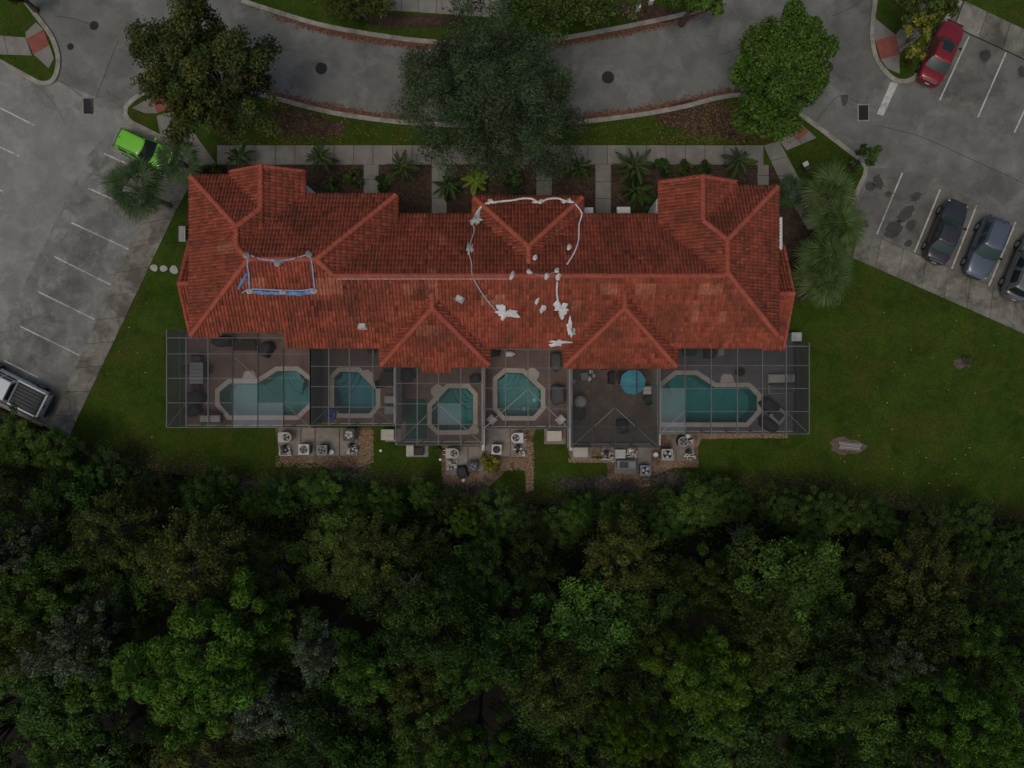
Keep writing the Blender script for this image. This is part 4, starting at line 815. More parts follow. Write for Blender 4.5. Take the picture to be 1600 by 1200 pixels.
o = empty('kettle_grill', at(907, 628, .9), 0, label='kettle grill with pale lid at left of dark patio', cat='grill'); MB().cyl(0, 0, .45, .7, .24, .42, 20).cyl(0, 0, .7, .75, .44, .44, 20).build('bowl', 'ac_dark', o); MB().cyl(0, 0, .751, .9, .43, .3, 20).cyl(0, 0, .9, .98, .3, .08, 20).build('lid', 'cushion_pale', o, smooth=False); 
for i in range(3): MB().bar((.2 * math.cos(i * 2.1), .2 * math.sin(i * 2.1), .5), (.38 * math.cos(i * 2.1), .38 * math.sin(i * 2.1), 0), .03, .03).build('leg', 'ac_dark', o)
covered(905, 645, .9, 1.0, .8, .2, 'cover_dark', 'dark covered smoker below the kettle grill', 15)
chair(974, 669, .3, 'cover_dark', 'dark chair at the bottom of the parasol patio', seat='cover_grey'); covered(972, 661, .9, .5, .5, .1, 'cover_dark', 'low dark covered stool near the parasol patio bottom', 16)
for i, (px, py, s_, mt, lb) in enumerate(((913, 588, .5, 'ac_blue', 'blue grey storage bin in parasol patio corner'), (924, 581, .22, 'chair_white', 'small white box by the eave of parasol patio'), (928, 587, .2, 'cushion_pale', 'small pale box below the eave of parasol patio'), (921, 592, .24, 'white_paint', 'white bucket among patio clutter'), (896, 596, .3, 'box_grey', 'small grey crate by privacy wall of parasol patio'), (920, 610, .18, 'red_plastic', 'small red gas can in parasol patio'))):
    o = empty('storage_box', at(px, py, .4), random.random(), label=lb, cat='box'); MB().box(-s_ / 2, s_ / 2, -s_ / 2, s_ / 2, 0, s_ * .8, .02).build('body', mt, o); MB().box(-s_ / 2 - .015, s_ / 2 + .015, -s_ / 2 - .015, s_ / 2 + .015, s_ * .801, s_ * .87, .015).build('lid', mt, o)
# right patio
lounger(1219, 591, .02, 'cushion_pale', 'pale sun lounger by the right screen, upper one', .62, 1.75); lounger(1220, 608, .02, 'cover_grey', 'dark grey sun lounger by the right screen, lower one', .62, 1.75)
o = empty('fire_table', at(1216, 649, .5), .85, label='square open grey fire table set askew in right patio', cat='table')
for q in ((-.5, .5, .3, .5), (-.5, .5, -.5, -.3), (-.5, -.3, -.299, .299), (.3, .5, -.299, .299)): MB().box(*q, .38, .46, .015).build('rim_slab', 'cushion_grey', o)
MB().box(-.42, .42, -.42, .42, 0, .379).build('base', 'ac_dark', o)
covered(1205, 635, .8, 1.3, .75, .9, 'cover_dark', 'dark covered sofa above the square fire table', 17); covered(1203, 664, 1.4, .7, .7, -.6, 'cover_dark', 'dark covered sofa below the square fire table', 18)
covered(1080, 549, .9, .6, .8, 0, 'cover_green', 'dark green covered grill under the right eave', 19); covered(1110, 552, .8, .7, .6, 0, 'wicker', 'brown covered basket under the right eave', 20); covered(1127, 550, .5, .6, .8, 0, 'cushion_pale', 'pale covered cushion box under the right eave', 21)
o = empty('planter', at(1156, 582, .5), 0, label='dark pot with pale trailing plant in right patio', cat='planter'); MB().cyl(0, 0, 0, .4, .2, .28, 16).build('pot', 'cover_dark', o); PLANTER = o
# ------------------------------------------------------------------ air conditioners and pool equipment
for q in ([(436, 668), (471, 668), (471, 712), (436, 712)], [(472, 668), (493, 668), (493, 712), (472, 712)], [(494, 668), (531, 668), (531, 712), (494, 712)], [(532, 668), (560, 668), (560, 712), (532, 712)], [(696, 697), (731, 697), (731, 742), (696, 742)], [(732, 697), (756, 697), (756, 736), (732, 736)], [(759, 669), (797, 669), (797, 713), (759, 713)], [(798, 669), (822, 669), (822, 714), (798, 714)],
          [(940, 695), (994, 695), (994, 722), (940, 722)], [(995, 695), (1017, 695), (1017, 742), (995, 742)], [(960, 723), (994, 723), (994, 740), (960, 740)], [(1031, 700), (1055, 700), (1055, 720), (1031, 720)], [(1056, 684), (1084, 684), (1084, 720), (1056, 720)], [(602, 669), (628, 669), (628, 690), (602, 690)], [(636, 696), (670, 696), (670, 714), (636, 714)], [(850, 670), (884, 670), (884, 694), (850, 694)], [(892, 696), (924, 696), (924, 718), (892, 718)]):
    g_ = G(q); x0, x1 = min(a[0] for a in g_) + .012, max(a[0] for a in g_) - .012; y0, y1 = min(a[1] for a in g_) + .012, max(a[1] for a in g_) - .012
    MB().box(-(x1 - x0) / 2, (x1 - x0) / 2, -(y1 - y0) / 2, (y1 - y0) / 2, 0, .17, .012).build('equipment_slab', 'pad', loc=((x0 + x1) / 2, (y0 + y1) / 2, 0), kind='structure')
def fan(o, r, z, mt='blade', nb=4, a0=0):
    MB().cyl(0, 0, z, z + .012, r, n=28).build('fan_well', 'black', o)
    for i in range(nb):
        a = a0 + 6.2832 * i / nb; mb = MB(); ca, sa = math.cos(a), math.sin(a)
        mb.add([(ca * x - sa * y, sa * x + ca * y, z + zz) for x, y, zz in ((.05, -.03, .02), (r * .85, -.12, .02), (r * .92, .14, .06), (.06, .06, .045))], [(0, 1, 2, 3)]); mb.build('fan_blade', mt, o)
    MB().cyl(0, 0, z + .02, z + .07, .07, n=12).build('hub', 'ac_dark', o)
    for rr in (.35, .65, .95):
        pts = [(r * rr * math.cos(6.2832 * i / 24), r * rr * math.sin(6.2832 * i / 24), z + .08) for i in range(25)]; MB().tube(pts, .006, 4).build('grille_ring', 'ac_dark', o)
def ac_square(px, py, s_, h, mt, rz, lb, bl='blade', nb=4):
    c = P(px, py, h); o = empty('air_conditioner', (c.x, c.y, .17), rz, label=lb, cat='air conditioner')
    MB().box(-s_ / 2, s_ / 2, -s_ / 2, s_ / 2, 0, h - .06, .06).build('casing', mt, o)
    for sd_ in range(4):
        for i in range(5):
            z = .12 + i * (h - .28) / 5; a = sd_ * math.pi / 2; ca, sa = math.cos(a), math.sin(a); mb = MB()
            mb.add([(ca * x - sa * y, sa * x + ca * y, zz) for x in (-s_ * .4, s_ * .4) for y, zz in ((s_ / 2, z), (s_ / 2 + .012, z), (s_ / 2 + .012, z + .03), (s_ / 2, z + .03))], [(0, 4, 5, 1), (1, 5, 6, 2), (2, 6, 7, 3)]); mb.build('louvre', 'ac_dark' if mt != 'ac_dark' else 'ac_grey', o)
    n = 4; MB().box(-s_ / 2 - .012, s_ / 2 + .012, -s_ / 2 - .012, s_ / 2 + .012, h - .059, h, .05).build('top_cover', mt, o)
    fan(o, s_ * .385, h + .001, bl, nb, random.random())
def heater(px, py, ln, w, h, rz, mt, lb):
    c = P(px, py, h); o = empty('pool_heater', (c.x, c.y, .17), rz, label=lb, cat='heater'); r = w / 2
    pts = [(-ln / 2, -r), (ln / 2 - r, -r)] + [(ln / 2 - r + r * math.sin(t), -r * math.cos(t)) for t in np.linspace(.2, math.pi - .2, 9)] + [(ln / 2 - r, r), (-ln / 2, r)]
    MB().prism(pts, 0, h - .05).build('casing', mt, o); MB().prism([(x * 1.02, y * 1.03) for x, y in pts], h - .049, h).build('top_cover', mt, o)
    cx = ln / 2 - r; MB().cyl(cx, 0, h + .001, h + .013, r * .74, n=28).build('fan_well', 'black', o)
    for i in range(3):
        a = 1 + 2.094 * i; ca, sa = math.cos(a), math.sin(a); mb = MB(); mb.add([(cx + ca * x - sa * y, sa * x + ca * y, h + zz) for x, y, zz in ((.05, -.04, .02), (r * .6, -.1, .02), (r * .66, .12, .06), (.06, .06, .04))], [(0, 1, 2, 3)]); mb.build('fan_blade', 'blade', o)
    MB().cyl(cx, 0, h + .02, h + .07, .06, n=12).build('hub', 'ac_dark', o); MB().box(-ln / 2 - .03, -ln / 2 - .001, -.15, .15, h * .5, h * .75).build('control_box', 'ac_dark', o)
    for y in (-.15, .15): MB().tube([(-ln / 2, y, .2), (-ln / 2 - .25, y, .2), (-ln / 2 - .25, y, .05)], .028, 6).build('pipe', 'pvc', o)
ac_square(475.5, 702, .72, .8, 'ac_white', 0, 'white square air conditioner with black fan in left equipment yard'); ac_square(504, 703, .68, .75, 'ac_blue', 0, 'blue grey air conditioner beside the white one'); ac_square(546, 679, .8, .85, 'ac_dark', 0, 'black air conditioner against the second patio screen', 'ac_white', 5)
ac_square(739, 729, .66, .7, 'ac_dark', .05, 'dark air conditioner near the middle left gravel'); ac_square(776, 702, .68, .75, 'ac_white', -.04, 'white air conditioner behind middle townhouse by the yellow bush', 'ac_dark'); ac_square(1042, 710, .78, .85, 'ac_grey', 0, 'light grey air conditioner right of the parasol patio', 'ac_white', 3); ac_square(1008, 735, .72, .75, 'ac_blue', -.05, 'blue grey air conditioner next to the long grey box', 'ac_white', 3)
heater(446, 683, .9, .68, .9, 0, 'ac_beige', 'cream rounded pool heater at the left end of equipment yard'); heater(707, 708, .9, .66, .9, 0, 'ac_beige', 'cream rounded pool heater below third patio'); heater(808, 684, .85, .68, .9, math.pi, 'ac_white', 'white rounded pool heater behind the middle townhouse')
c = P(1067, 690, .8); o = empty('air_conditioner', (c.x, c.y, .17), 0, label='round dark air conditioner below rightmost pool', cat='air conditioner'); MB().cyl(0, 0, 0, .75, .36, .36, 24).build('casing', 'ac_dark', o); MB().cyl(0, 0, .751, .8, .37, .35, 24).build('top_cover', 'ac_grey', o); fan(o, .28, .801, 'blade', 4)
def shut_box(px, py, w, d, h, mt, lb, slats=0):
    c = P(px, py, h); o = empty('storage_chest', (c.x, c.y, .17), 0, label=lb, cat='chest'); MB().box(-w / 2, w / 2, -d / 2, d / 2, 0, h - .08, .02).build('body', mt, o)
    if slats:
        for i in range(slats): MB().box(-w / 2 + .01, w / 2 - .01, -d / 2 + d * i / slats + .01, -d / 2 + d * (i + 1) / slats - .01, h - .079, h, .01).build('slat', mt, o)
    else: MB().box(-w / 2 - .02, w / 2 + .02, -d / 2 - .02, d / 2 + .02, h - .079, h, .03).build('lid', mt, o)
    for sx in (-.3, .3): MB().box(sx * w - .03, sx * w + .03, -d / 2 - .035, -d / 2 - .021, h - .16, h - .05).build('latch', 'ac_grey', o)
shut_box(866, 681, 1.02, .7, .6, 'box_beige', 'cream storage chest behind the middle patio'); shut_box(907, 706, 1.02, .68, .6, 'ac_beige', 'cream storage chest below the parasol patio'); shut_box(606, 679, .88, .72, .6, 'ac_beige', 'cream storage chest below the second patio'); shut_box(641, 704, .5, .72, .5, 'ac_beige', 'narrow cream chest below the third patio'); shut_box(652, 705, .9, .5, .35, 'wicker', 'low dark brown box beside the narrow cream chest'); shut_box(969, 709, .72, .62, .6, 'ac_white', 'white slatted box below the parasol patio', 6)
c = P(979, 726, .7); o = empty('generator', (c.x, c.y, .17), 0, label='long blue grey generator box below the parasol patio', cat='generator'); MB().box(-.68, .68, -.3, .3, 0, .62, .03).build('casing', 'box_grey', o); MB().box(-.5, .1, -.22, .22, .621, .66, .02).build('lid', 'ac_dark', o); MB().box(.14, .62, -.24, .24, .621, .7, .03).build('lid', 'box_grey', o)
def plumbing(px, py, lb, seed, w=.9, d=.7):
    rr = random.Random(seed); c = P(px, py, .3); o = empty('pool_pump', (c.x, c.y, .17), 0, label=lb, cat='pump')
    MB().tube([(-.25, -.1, .18), (0, -.1, .18), (.05, -.1, .18), (.3, -.1, .18)], [.09, .09, .13, .13], 12).build('motor', 'ac_dark', o, smooth=True); MB().cyl(.3, -.1, .05, .36, .11, n=14).build('strainer', 'ac_grey', o); MB().cyl(-.1, .25, 0, .7, .17, .15, 16).cyl(-.1, .25, .7, .78, .15, .05, 16).build('filter_tank', rr.choice(['pvc', 'ac_dark', 'ac_beige']), o)
    for i in range(6):
        x0, y0 = rr.uniform(-w / 2, w / 2), rr.uniform(-d / 2, d / 2); z = rr.uniform(.12, .4); x1 = rr.uniform(-w / 2, w / 2); y1 = rr.uniform(-d / 2, d / 2)
        MB().tube([(x0, y0, 0), (x0, y0, z), (x1, y0, z), (x1, y1, z), (x1, y1, z * .3)], .03, 7).build('pipe', 'pvc', o)
    for i in range(3): MB().cyl(rr.uniform(-w / 2, w / 2), rr.uniform(-d / 2, d / 2), .3, .4, .05, n=8).build('valve', 'pvc', o)
for i, (x, y, lb) in enumerate(((447, 704, 'pool pump and pipes at the left end of equipment yard'), (551, 701, 'white pool pipes below the black air conditioner'), (705, 727, 'pool pump and pipes below the third patio heater'), (811, 704, 'white pool pump and pipes behind middle townhouse'), (1077, 711, 'white pool pipes at the rightmost equipment pad'), (949, 713, 'round pool filter and pump left of white slatted box'), (1074, 686, 'upright white pipes beside the round air conditioner'), (985, 708, 'small pump and pipes right of white slatted box'))): plumbing(x, y, lb, 60 + i)
for i, (x, y, r_, mt, lb) in enumerate(((519, 706, .16, 'chair_white', 'white fallen bucket right of blue grey air conditioner'), (595, 704, .09, 'white_paint', 'small white ball on grass below second patio chest'), (688, 718, .09, 'white_paint', 'small white ball at edge of the third patio grass'), (724, 750, .12, 'white_paint', 'white round lid on gravel near dark air conditioner'), (1024, 710, .16, 'chair_white', 'white bucket left of the light grey air conditioner'))):
    c = P(x, y, .2); o = empty('bucket', (c.x, c.y, .11), 0, label=lb, cat='bucket'); MB().cyl(0, 0, 0, r_ * 1.6, r_ * .8, r_, 14).build('body', mt, o); MB().cyl(0, 0, r_ * 1.601, r_ * 1.75, r_ * 1.06, n=14).build('lid', mt, o)
covered(722, 738, .75, .9, .5, .3, 'cover_dark', 'black covered heap beside dark air conditioner', 30)
# yard things
c = P(1326, 697); o = empty('timber_pile', (c.x, c.y, .11), -.1, label='grey stacked timber boards on the bare soil mound', cat='timber')
for i in range(5):
    y = -.25 + i * .11; MB().box(-.75 + random.uniform(-.1, .1), .75 + random.uniform(-.1, .1), y, y + .09, .02 + (i % 2) * .06, .1 + (i % 2) * .06, .01).build('board', 'ac_grey' if i % 2 else 'timber', o)
MB().box(-.5, -.4, -.3, .3, 0, .02).build('bearer', 'timber', o)
c = P(286, 366, .4); o = empty('garden_bench', (c.x, c.y, .1), 0, label='weathered grey slatted bench by the left house wall', cat='bench')
for i in range(4): MB().box(-.24 + i * .12, -.14 + i * .12, -.55, .55, .4, .44, .01).build('slat', 'ac_grey', o)
for sy in (-.42, .42): MB().box(-.22, .22, sy - .04, sy + .04, 0, .399).build('leg', 'timber', o)
c = P(1259, 260, .4); o = empty('utility_box', (c.x, c.y, .1), .5, label='grey utility box on the small right lawn', cat='utility box'); MB().box(-.2, .2, -.3, .3, 0, .45, .02).build('body', 'ac_dark', o); MB().box(-.2, .2, -.02, .3, .451, .5, .02).build('lid', 'ac_white', o)
c = P(1240, 527, .4); o = empty('utility_box', (c.x, c.y, .1), 0, label='grey service cabinet at the right house corner', cat='utility box'); MB().box(-.35, .35, -.3, .3, 0, .8, .03).build('body', 'ac_grey', o); MB().box(-.36, .36, -.31, .31, .801, .85, .02).build('lid', 'plastic_grey', o)
for i, (x, y, lb) in enumerate(((997, 13, 'white utility pedestal on the far verge, left one'), (1018, 1, 'white utility pedestal on the far verge, right one'))):
    c = P(x, y, .5); o = empty('utility_pedestal', (c.x, c.y, .1), .2, label=lb, cat='pedestal'); MB().box(-.15, .15, -.12, .12, 0, .6, .03).build('body', 'white_paint', o); MB().box(-.17, .17, -.14, .14, .601, .66, .02).build('cap', 'white_paint', o)

# ------------------------------------------------------------------ cars
def loft(rings, mb, cap=True):
    n = len(rings[0]); b = len(mb.v)
    for r in rings: mb.v += [tuple(p) for p in r]
    for i in range(len(rings) - 1):
        for k in range(n): j = (k + 1) % n; mb.f.append((b + i * n + k, b + i * n + j, b + i * n + n + j, b + i * n + n + k))
    if cap: mb.f.append(tuple(b + k for k in range(n))[::-1]); mb.f.append(tuple(b + (len(rings) - 1) * n + k for k in range(n)))
    return mb
def subsurf(o, lv=1):
    m_ = o.modifiers.new('subd', 'SUBSURF'); m_.levels = lv; m_.render_levels = lv; return o
def car(px, py, ang, paint, label, L_=4.6, Wd=1.8, H=1.45, hood=.93, trunk=1.0, belt=.92, ws0=.95, ws1=.25, rr1=-1.05, rr0=-1.75, wt=.56, kind='sedan', glass='car_glass', rail=False, sunroof=False, name='parked_car', cat='car'):
    c = P(px, py, .7); o = empty(name, (c.x, c.y, .004), ang, label=label, cat=cat); h = Wd / 2
    st = [(-1.0, .58, .55, .45), (-.97, .77, trunk - .12, .3), (-.86, .92, trunk - .02, .22), (-.66, 1, trunk, .2), (-.35, 1, belt + .02, .2), (0, 1, belt, .2), (.3, 1, belt, .2), (.5, .99, hood + .02, .2), (.74, .95, hood - .03, .2), (.9, .84, hood - .12, .22), (.965, .66, hood - .2, .28), (1.0, .42, .58, .42)]
    rings = []
    for x, w, zt, zb in st:
        w *= h; half = [(0, zb), (w * .8, zb), (w * .96, zb + (zt - zb) * .2), (w, zb + (zt - zb) * .5), (w * .985, zb + (zt - zb) * .78), (w * .9, zt - .015), (w * .5, zt + .02)]
        ring = half + [(0, zt + .03)] + [(-y, z) for y, z in half[:0:-1]]; rings.append([(x * L_ / 2, y, z) for y, z in ring])
    me = loft(rings, MB()).mesh('body', paint, True); fix_normals(me); subsurf(link('body', me, o), 2)
    # cabin: outline at the belt and at the roof, glass set 8 mm proud of it
    def outline(xr, xf, w, bl, br):
        pts = []
        for i in range(9): y = -w + 2 * w * i / 8; pts.append((xf - bl * (y / w) ** 2 * 1.0, y))
        for i in range(1, 12): x = xf - bl + (xr + br - xf + bl) * i / 12; pts.append((x, w * (1 + .03 * math.sin(math.pi * i / 12))))
        for i in range(9): y = w - 2 * w * i / 8; pts.append((xr + br * (y / w) ** 2, y))
        for i in range(1, 12): x = xr + br + (xf - bl - xr - br) * i / 12; pts.append((x, -w * (1 + .03 * math.sin(math.pi * i / 12))))
        return pts
    B = outline(rr0, ws0, h * .9, .22, .16); T = outline(rr1, ws1, h * wt / .5 * .56 + .08, .1, .08); zb, zt = belt - .06, H - .07
    def cabp(i, t, e=0):
        i %= len(B); x = B[i][0] + (T[i][0] - B[i][0]) * t; y = B[i][1] + (T[i][1] - B[i][1]) * t; bow = math.sin(t * math.pi) * .035
        cx = (ws0 + rr0) / 2; d = Vector((x - cx, y)).normalized(); return (x + d.x * (bow + e), y + d.y * (bow + e), zb + (zt - zb) * t + e * .6)
    n = len(B); rings = [[cabp(i, t) for i in range(n)] for t in (0, .25, .5, .75, 1)]
    cxm = (ws1 + rr1) / 2
    for kq, dz in ((.965, .028), (.8, .052), (.45, .068)): rings.append([(cxm + (x - cxm) * kq, y * kq, zt + dz) for x, y in T])
    me = loft(rings, MB()).mesh('cabin', paint, True); fix_normals(me); link('cabin', me, o)
    def pane(nm, idx, t0=.14, t1=.93, mt=glass):
        mb = MB(); ts = [t0 + (t1 - t0) * q / 4 for q in range(5)]; vs = [cabp(i, t, .009) for t in ts for i in idx]; k = len(idx)
        mb.add(vs, [(q * k + i, q * k + i + 1, q * k + k + i + 1, q * k + k + i) for q in range(4) for i in range(k - 1)]); me = mb.mesh(nm, mt, True); fix_normals(me); link(nm, me, o)
    pane('windshield', list(range(0, 9)), .06, .97); pane('rear_window', list(range(20, 29)), .2 if kind == 'sedan' else .3, .96)
    for a in (9, 29): 
        idx = list(range(a, a + 11)); pane('side_window', idx[1:6] if a == 29 else idx[5:10]); pane('side_window', idx[6:10] if a == 29 else idx[1:5])
    wb = L_ * .29
    for x in (-wb, wb * 1.02):
        for s_ in (-1, 1):
            w_ = empty('wheel_hub', (0, 0, 0)); bpy.data.objects.remove(w_)
            tv_ = MB().tube([(0, -.1, 0), (0, -.09, 0), (0, .09, 0), (0, .1, 0)], [.29, .325, .325, .29], 24); q = tv_.build('wheel', 'tyre', o, smooth=False); q.location = (x, s_ * (h - .07), .325)
            r_ = MB().tube([(0, s_ * .085, 0), (0, s_ * .112, 0)], [.22, .2], 18).build('rim', 'rim', q)
    for s_ in (-1, 1):
        MB().box(-.07, .07, -.11, .11, -.07, .07, .035).build('mirror', 'black' if paint != 'paint_lime' else paint, o, loc=(ws0 - .42, s_ * (h + .1), belt + .05))
        q = MB().box(-.14, .03, -.15, .15, -.06, .05, .03).build('headlight', 'lamp_clear', o, loc=(L_ / 2 * .915, s_ * h * .64, hood - .22)); q.rotation_euler = (0, .3, -s_ * .5)
        q = MB().box(-.03, .1, -.17, .17, -.07, .07, .03).build('taillight', 'lamp_red', o, loc=(-L_ / 2 * .94, s_ * h * .62, trunk - .19)); q.rotation_euler = (0, 0, s_ * .35)
        if rail: MB().tube([(ws1 - .12, s_ * (T[14][1] - .06), H - .02), (ws1 - .3, s_ * (T[14][1] - .05), H + .03), (rr1 + .3, s_ * (T[14][1] - .05), H + .03), (rr1 + .15, s_ * (T[14][1] - .06), H - .02)], .022, 6).build('roof_rail', 'ac_dark', o)
        MB().box(-.7, .75, -.006, .006, -.02, .02).build('door_trim', 'ac_dark', o, loc=(-.1, s_ * (h + .004), .42))
    MB().box(-.01, .012, -.16, .16, -.055, .055).build('plate', 'plate', o, loc=(-L_ / 2 - .012, 0, trunk - .34)); MB().box(-.03, .02, -.45, .45, -.06, .06, .015).build('grille', 'black', o, loc=(L_ / 2 - .02, 0, .55))
    MB().box(-.03, .03, -.5, .5, -.015, .015, .008).build('trunk_trim', 'chrome', o, loc=(-L_ / 2 * .975, 0, trunk - .07)); MB().box(-.03, .05, -.62, .62, -.02, .02, .01).build('bumper_trim', 'chrome' if kind == 'suv' else 'black', o, loc=(L_ / 2 * .955, 0, hood - .2))
    for y in (-.3, .25): MB().bar((ws0 - .0, y, belt + .03), (ws0 - .12, y + .38, belt + .1), .015, .012).build('wiper', 'black', o)
    if sunroof: MB().box(-.3, .3, -.38, .38, -.004, .008, .004).build('sunroof', 'car_glass', o, loc=(cxm + .35, 0, H - .005))
    MB().tube([(0, 0, 0), (-.05, 0, .06), (-.13, 0, .075)], [.03, .02, .008], 6).build('antenna', 'black', o, loc=(rr1 + .2, 0, H - .02))
    return o
def ang(a, b): return math.atan2(-(b[1] - a[1]), b[0] - a[0])
car(225, 234, ang((163, 240), (216, 264)) - .02, 'paint_lime', 'lime green hatchback half under the palm fronds', L_=4.15, Wd=1.75, H=1.55, ws0=1.05, ws1=.3, rr1=-1.55, rr0=-1.98, trunk=1.02, hood=.98, belt=.98, kind='suv', rail=True)
car(1471, 82, ang((1468, 157), (1514, 57)), 'paint_red', 'dark red sedan parked beside the kerb island, top right', L_=4.75, Wd=1.82, H=1.46, sunroof=True, glass='car_glass_green', ws0=1.0, ws1=.35, rr1=-.95, rr0=-1.7)
car(1479, 362, ang((1429, 394), (1469, 296)), 'paint_dark', 'near black sedan with its tail to the lawn, right lot', L_=4.65, Wd=1.8, H=1.45, glass='car_glass_green')
car(1541, 387, ang((1526, 321), (1487, 420)), 'paint_blue', 'blue grey crossover nosed towards the lawn, right lot', L_=4.5, Wd=1.84, H=1.62, ws0=.95, ws1=.2, rr1=-1.75, rr0=-2.1, trunk=1.08, hood=1.0, belt=1.02, kind='suv', rail=True, glass='car_glass_green')
car(1603, 418, ang((1545, 447), (1587, 347)), 'paint_grey', 'grey people carrier cut by the right edge of frame', L_=4.9, Wd=1.95, H=1.72, ws0=1.15, ws1=.5, rr1=-1.95, rr0=-2.25, trunk=1.12, hood=1.02, belt=1.05, kind='suv', rail=True)
# pickup at the left edge
c = P(16, 607, .8); o = empty('pickup_truck', (c.x, c.y, .004), ang((60, 590), (6, 563)), label='white pickup truck with slatted black bed cover, left edge', cat='pickup')
h = .97; st = [(-2.75, .97, 1.02, .5), (-2.7, 1, 1.12, .45), (-1.2, 1, 1.14, .35), (.2, 1, 1.12, .35), (1.2, 1, 1.12, .35), (2.2, .97, 1.08, .35), (2.6, .9, 1.0, .4), (2.78, .75, .8, .5)]; rings = []
for x, w, zt, zb in st:
    w *= h; half = [(0, zb), (w * .85, zb), (w * .98, zb + .15), (w, (zb + zt) / 2), (w * .99, zt - .12), (w * .93, zt - .01), (w * .5, zt)]
    rings.append([(x, y, z) for y, z in half + [(0, zt)] + [(-y, z) for y, z in half[:0:-1]]])
me = loft(rings, MB()).mesh('body', 'paint_white', True); fix_normals(me); subsurf(link('body', me, o), 1)
MB().box(-2.62, -.55, -.8, .8, 1.1, 1.16).build('bed_cover', 'cover_dark', o)
for i in range(6): MB().box(-2.5, -.62, -.72 + i * .245, -.55 + i * .245, 1.161, 1.19, .008).build('cover_slat', 'ac_dark', o)
MB().box(-2.8, -2.66, -.86, .86, .55, 1.2, .03).build('tailgate', 'paint_white', o); MB().box(-2.83, -2.801, -.14, .14, .95, 1.05).build('tailgate_handle', 'black', o)
MB().box(-2.95, -2.81, -.85, .85, .42, .55, .03).build('rear_bumper', 'black', o)
for s_ in (-1, 1): MB().box(-2.6, -.5, s_ * .87 - .06, s_ * .87 + .06, 1.13, 1.2, .02).build('bed_rail', 'paint_white', o); MB().box(-2.79, -2.7, s_ * .9 - .07, s_ * .9 + .07, .75, 1.1, .02).build('taillight', 'lamp_red', o)
rings = [[(x, y, z) for x, y in ((-.48, -w), (1.35 - d, -w), (1.45 - d, -w * .6), (1.45 - d, w * .6), (1.35 - d, w), (-.48, w))] for z, w, d in ((1.1, .88, 0), (1.45, .8, .35), (1.72, .7, .66), (1.78, .66, .7), (1.8, .4, .9))]
me = loft(rings, MB()).mesh('cabin', 'paint_white', False); fix_normals(me); link('cabin', me, o)
MB().add([(1.4, -.66, 1.17), (1.4, .66, 1.17), (.83, .52, 1.7), (.83, -.52, 1.7)], [(0, 1, 2, 3)]).build('windshield', 'car_glass', o); MB().add([(-.49, -.68, 1.25), (-.49, .68, 1.25), (-.49, .56, 1.68), (-.49, -.56, 1.68)], [(3, 2, 1, 0)]).build('rear_window', 'car_glass', o)
for s_ in (-1, 1):
    for x0, x1 in ((-.38, .32), (.4, .98)): MB().add([(x0, s_ * .872, 1.17), (x1 + (.18 if x1 > .5 else 0), s_ * .872, 1.17), (x1 - .22 if x1 > .5 else x1, s_ * .735, 1.68), (x0 + .03, s_ * .735, 1.68)], [(0, 1, 2, 3)]).build('side_window', 'car_glass', o)
    MB().box(-.1, .1, -.14, .14, -.1, .12, .04).build('mirror', 'black', o, loc=(1.05, s_ * 1.08, 1.22))
    for x in (-1.75, 1.75):
        q = MB().tube([(0, -.13, 0), (0, -.11, 0), (0, .11, 0), (0, .13, 0)], [.35, .39, .39, .35], 24).build('wheel', 'tyre', o); q.location = (x, s_ * .88, .39); MB().tube([(0, s_ * .115, 0), (0, s_ * .14, 0)], [.26, .24], 16).build('rim', 'rim', q)
    MB().box(-.1, .06, -.2, .2, -.09, .09, .03).build('headlight', 'lamp_clear', o, loc=(2.66, s_ * .62, .85))
MB().box(2.7, 2.79, -.5, .5, .55, .85, .02).build('grille', 'black', o)

# ------------------------------------------------------------------ foliage
def leaves(centres, dirs, size, r2, up=.35, slim=.5, jit=.5):
    """one four-cornered leaf spray at each centre, facing roughly along dirs"""
    n = len(centres); nrm = dirs * (1 - up) + np.array([0, 0, up]) + r2.normal(0, jit, (n, 3)); nrm /= np.linalg.norm(nrm, axis=1)[:, None]
    t = r2.normal(0, 1, (n, 3)); t -= nrm * (t * nrm).sum(1)[:, None]; t /= np.linalg.norm(t, axis=1)[:, None] + 1e-9; bt = np.cross(nrm, t)
    s_ = (size * r2.uniform(.6, 1.35, n))[:, None]
    a = centres - t * s_ * .5; b_ = centres + bt * s_ * slim * .5 + nrm * s_ * .05; c_ = centres + t * s_ * .5; d_ = centres - bt * s_ * slim * .5 + nrm * s_ * .05
    return np.stack([a, b_, c_, d_], 1).reshape(-1, 3), np.arange(4 * n).reshape(-1, 4)
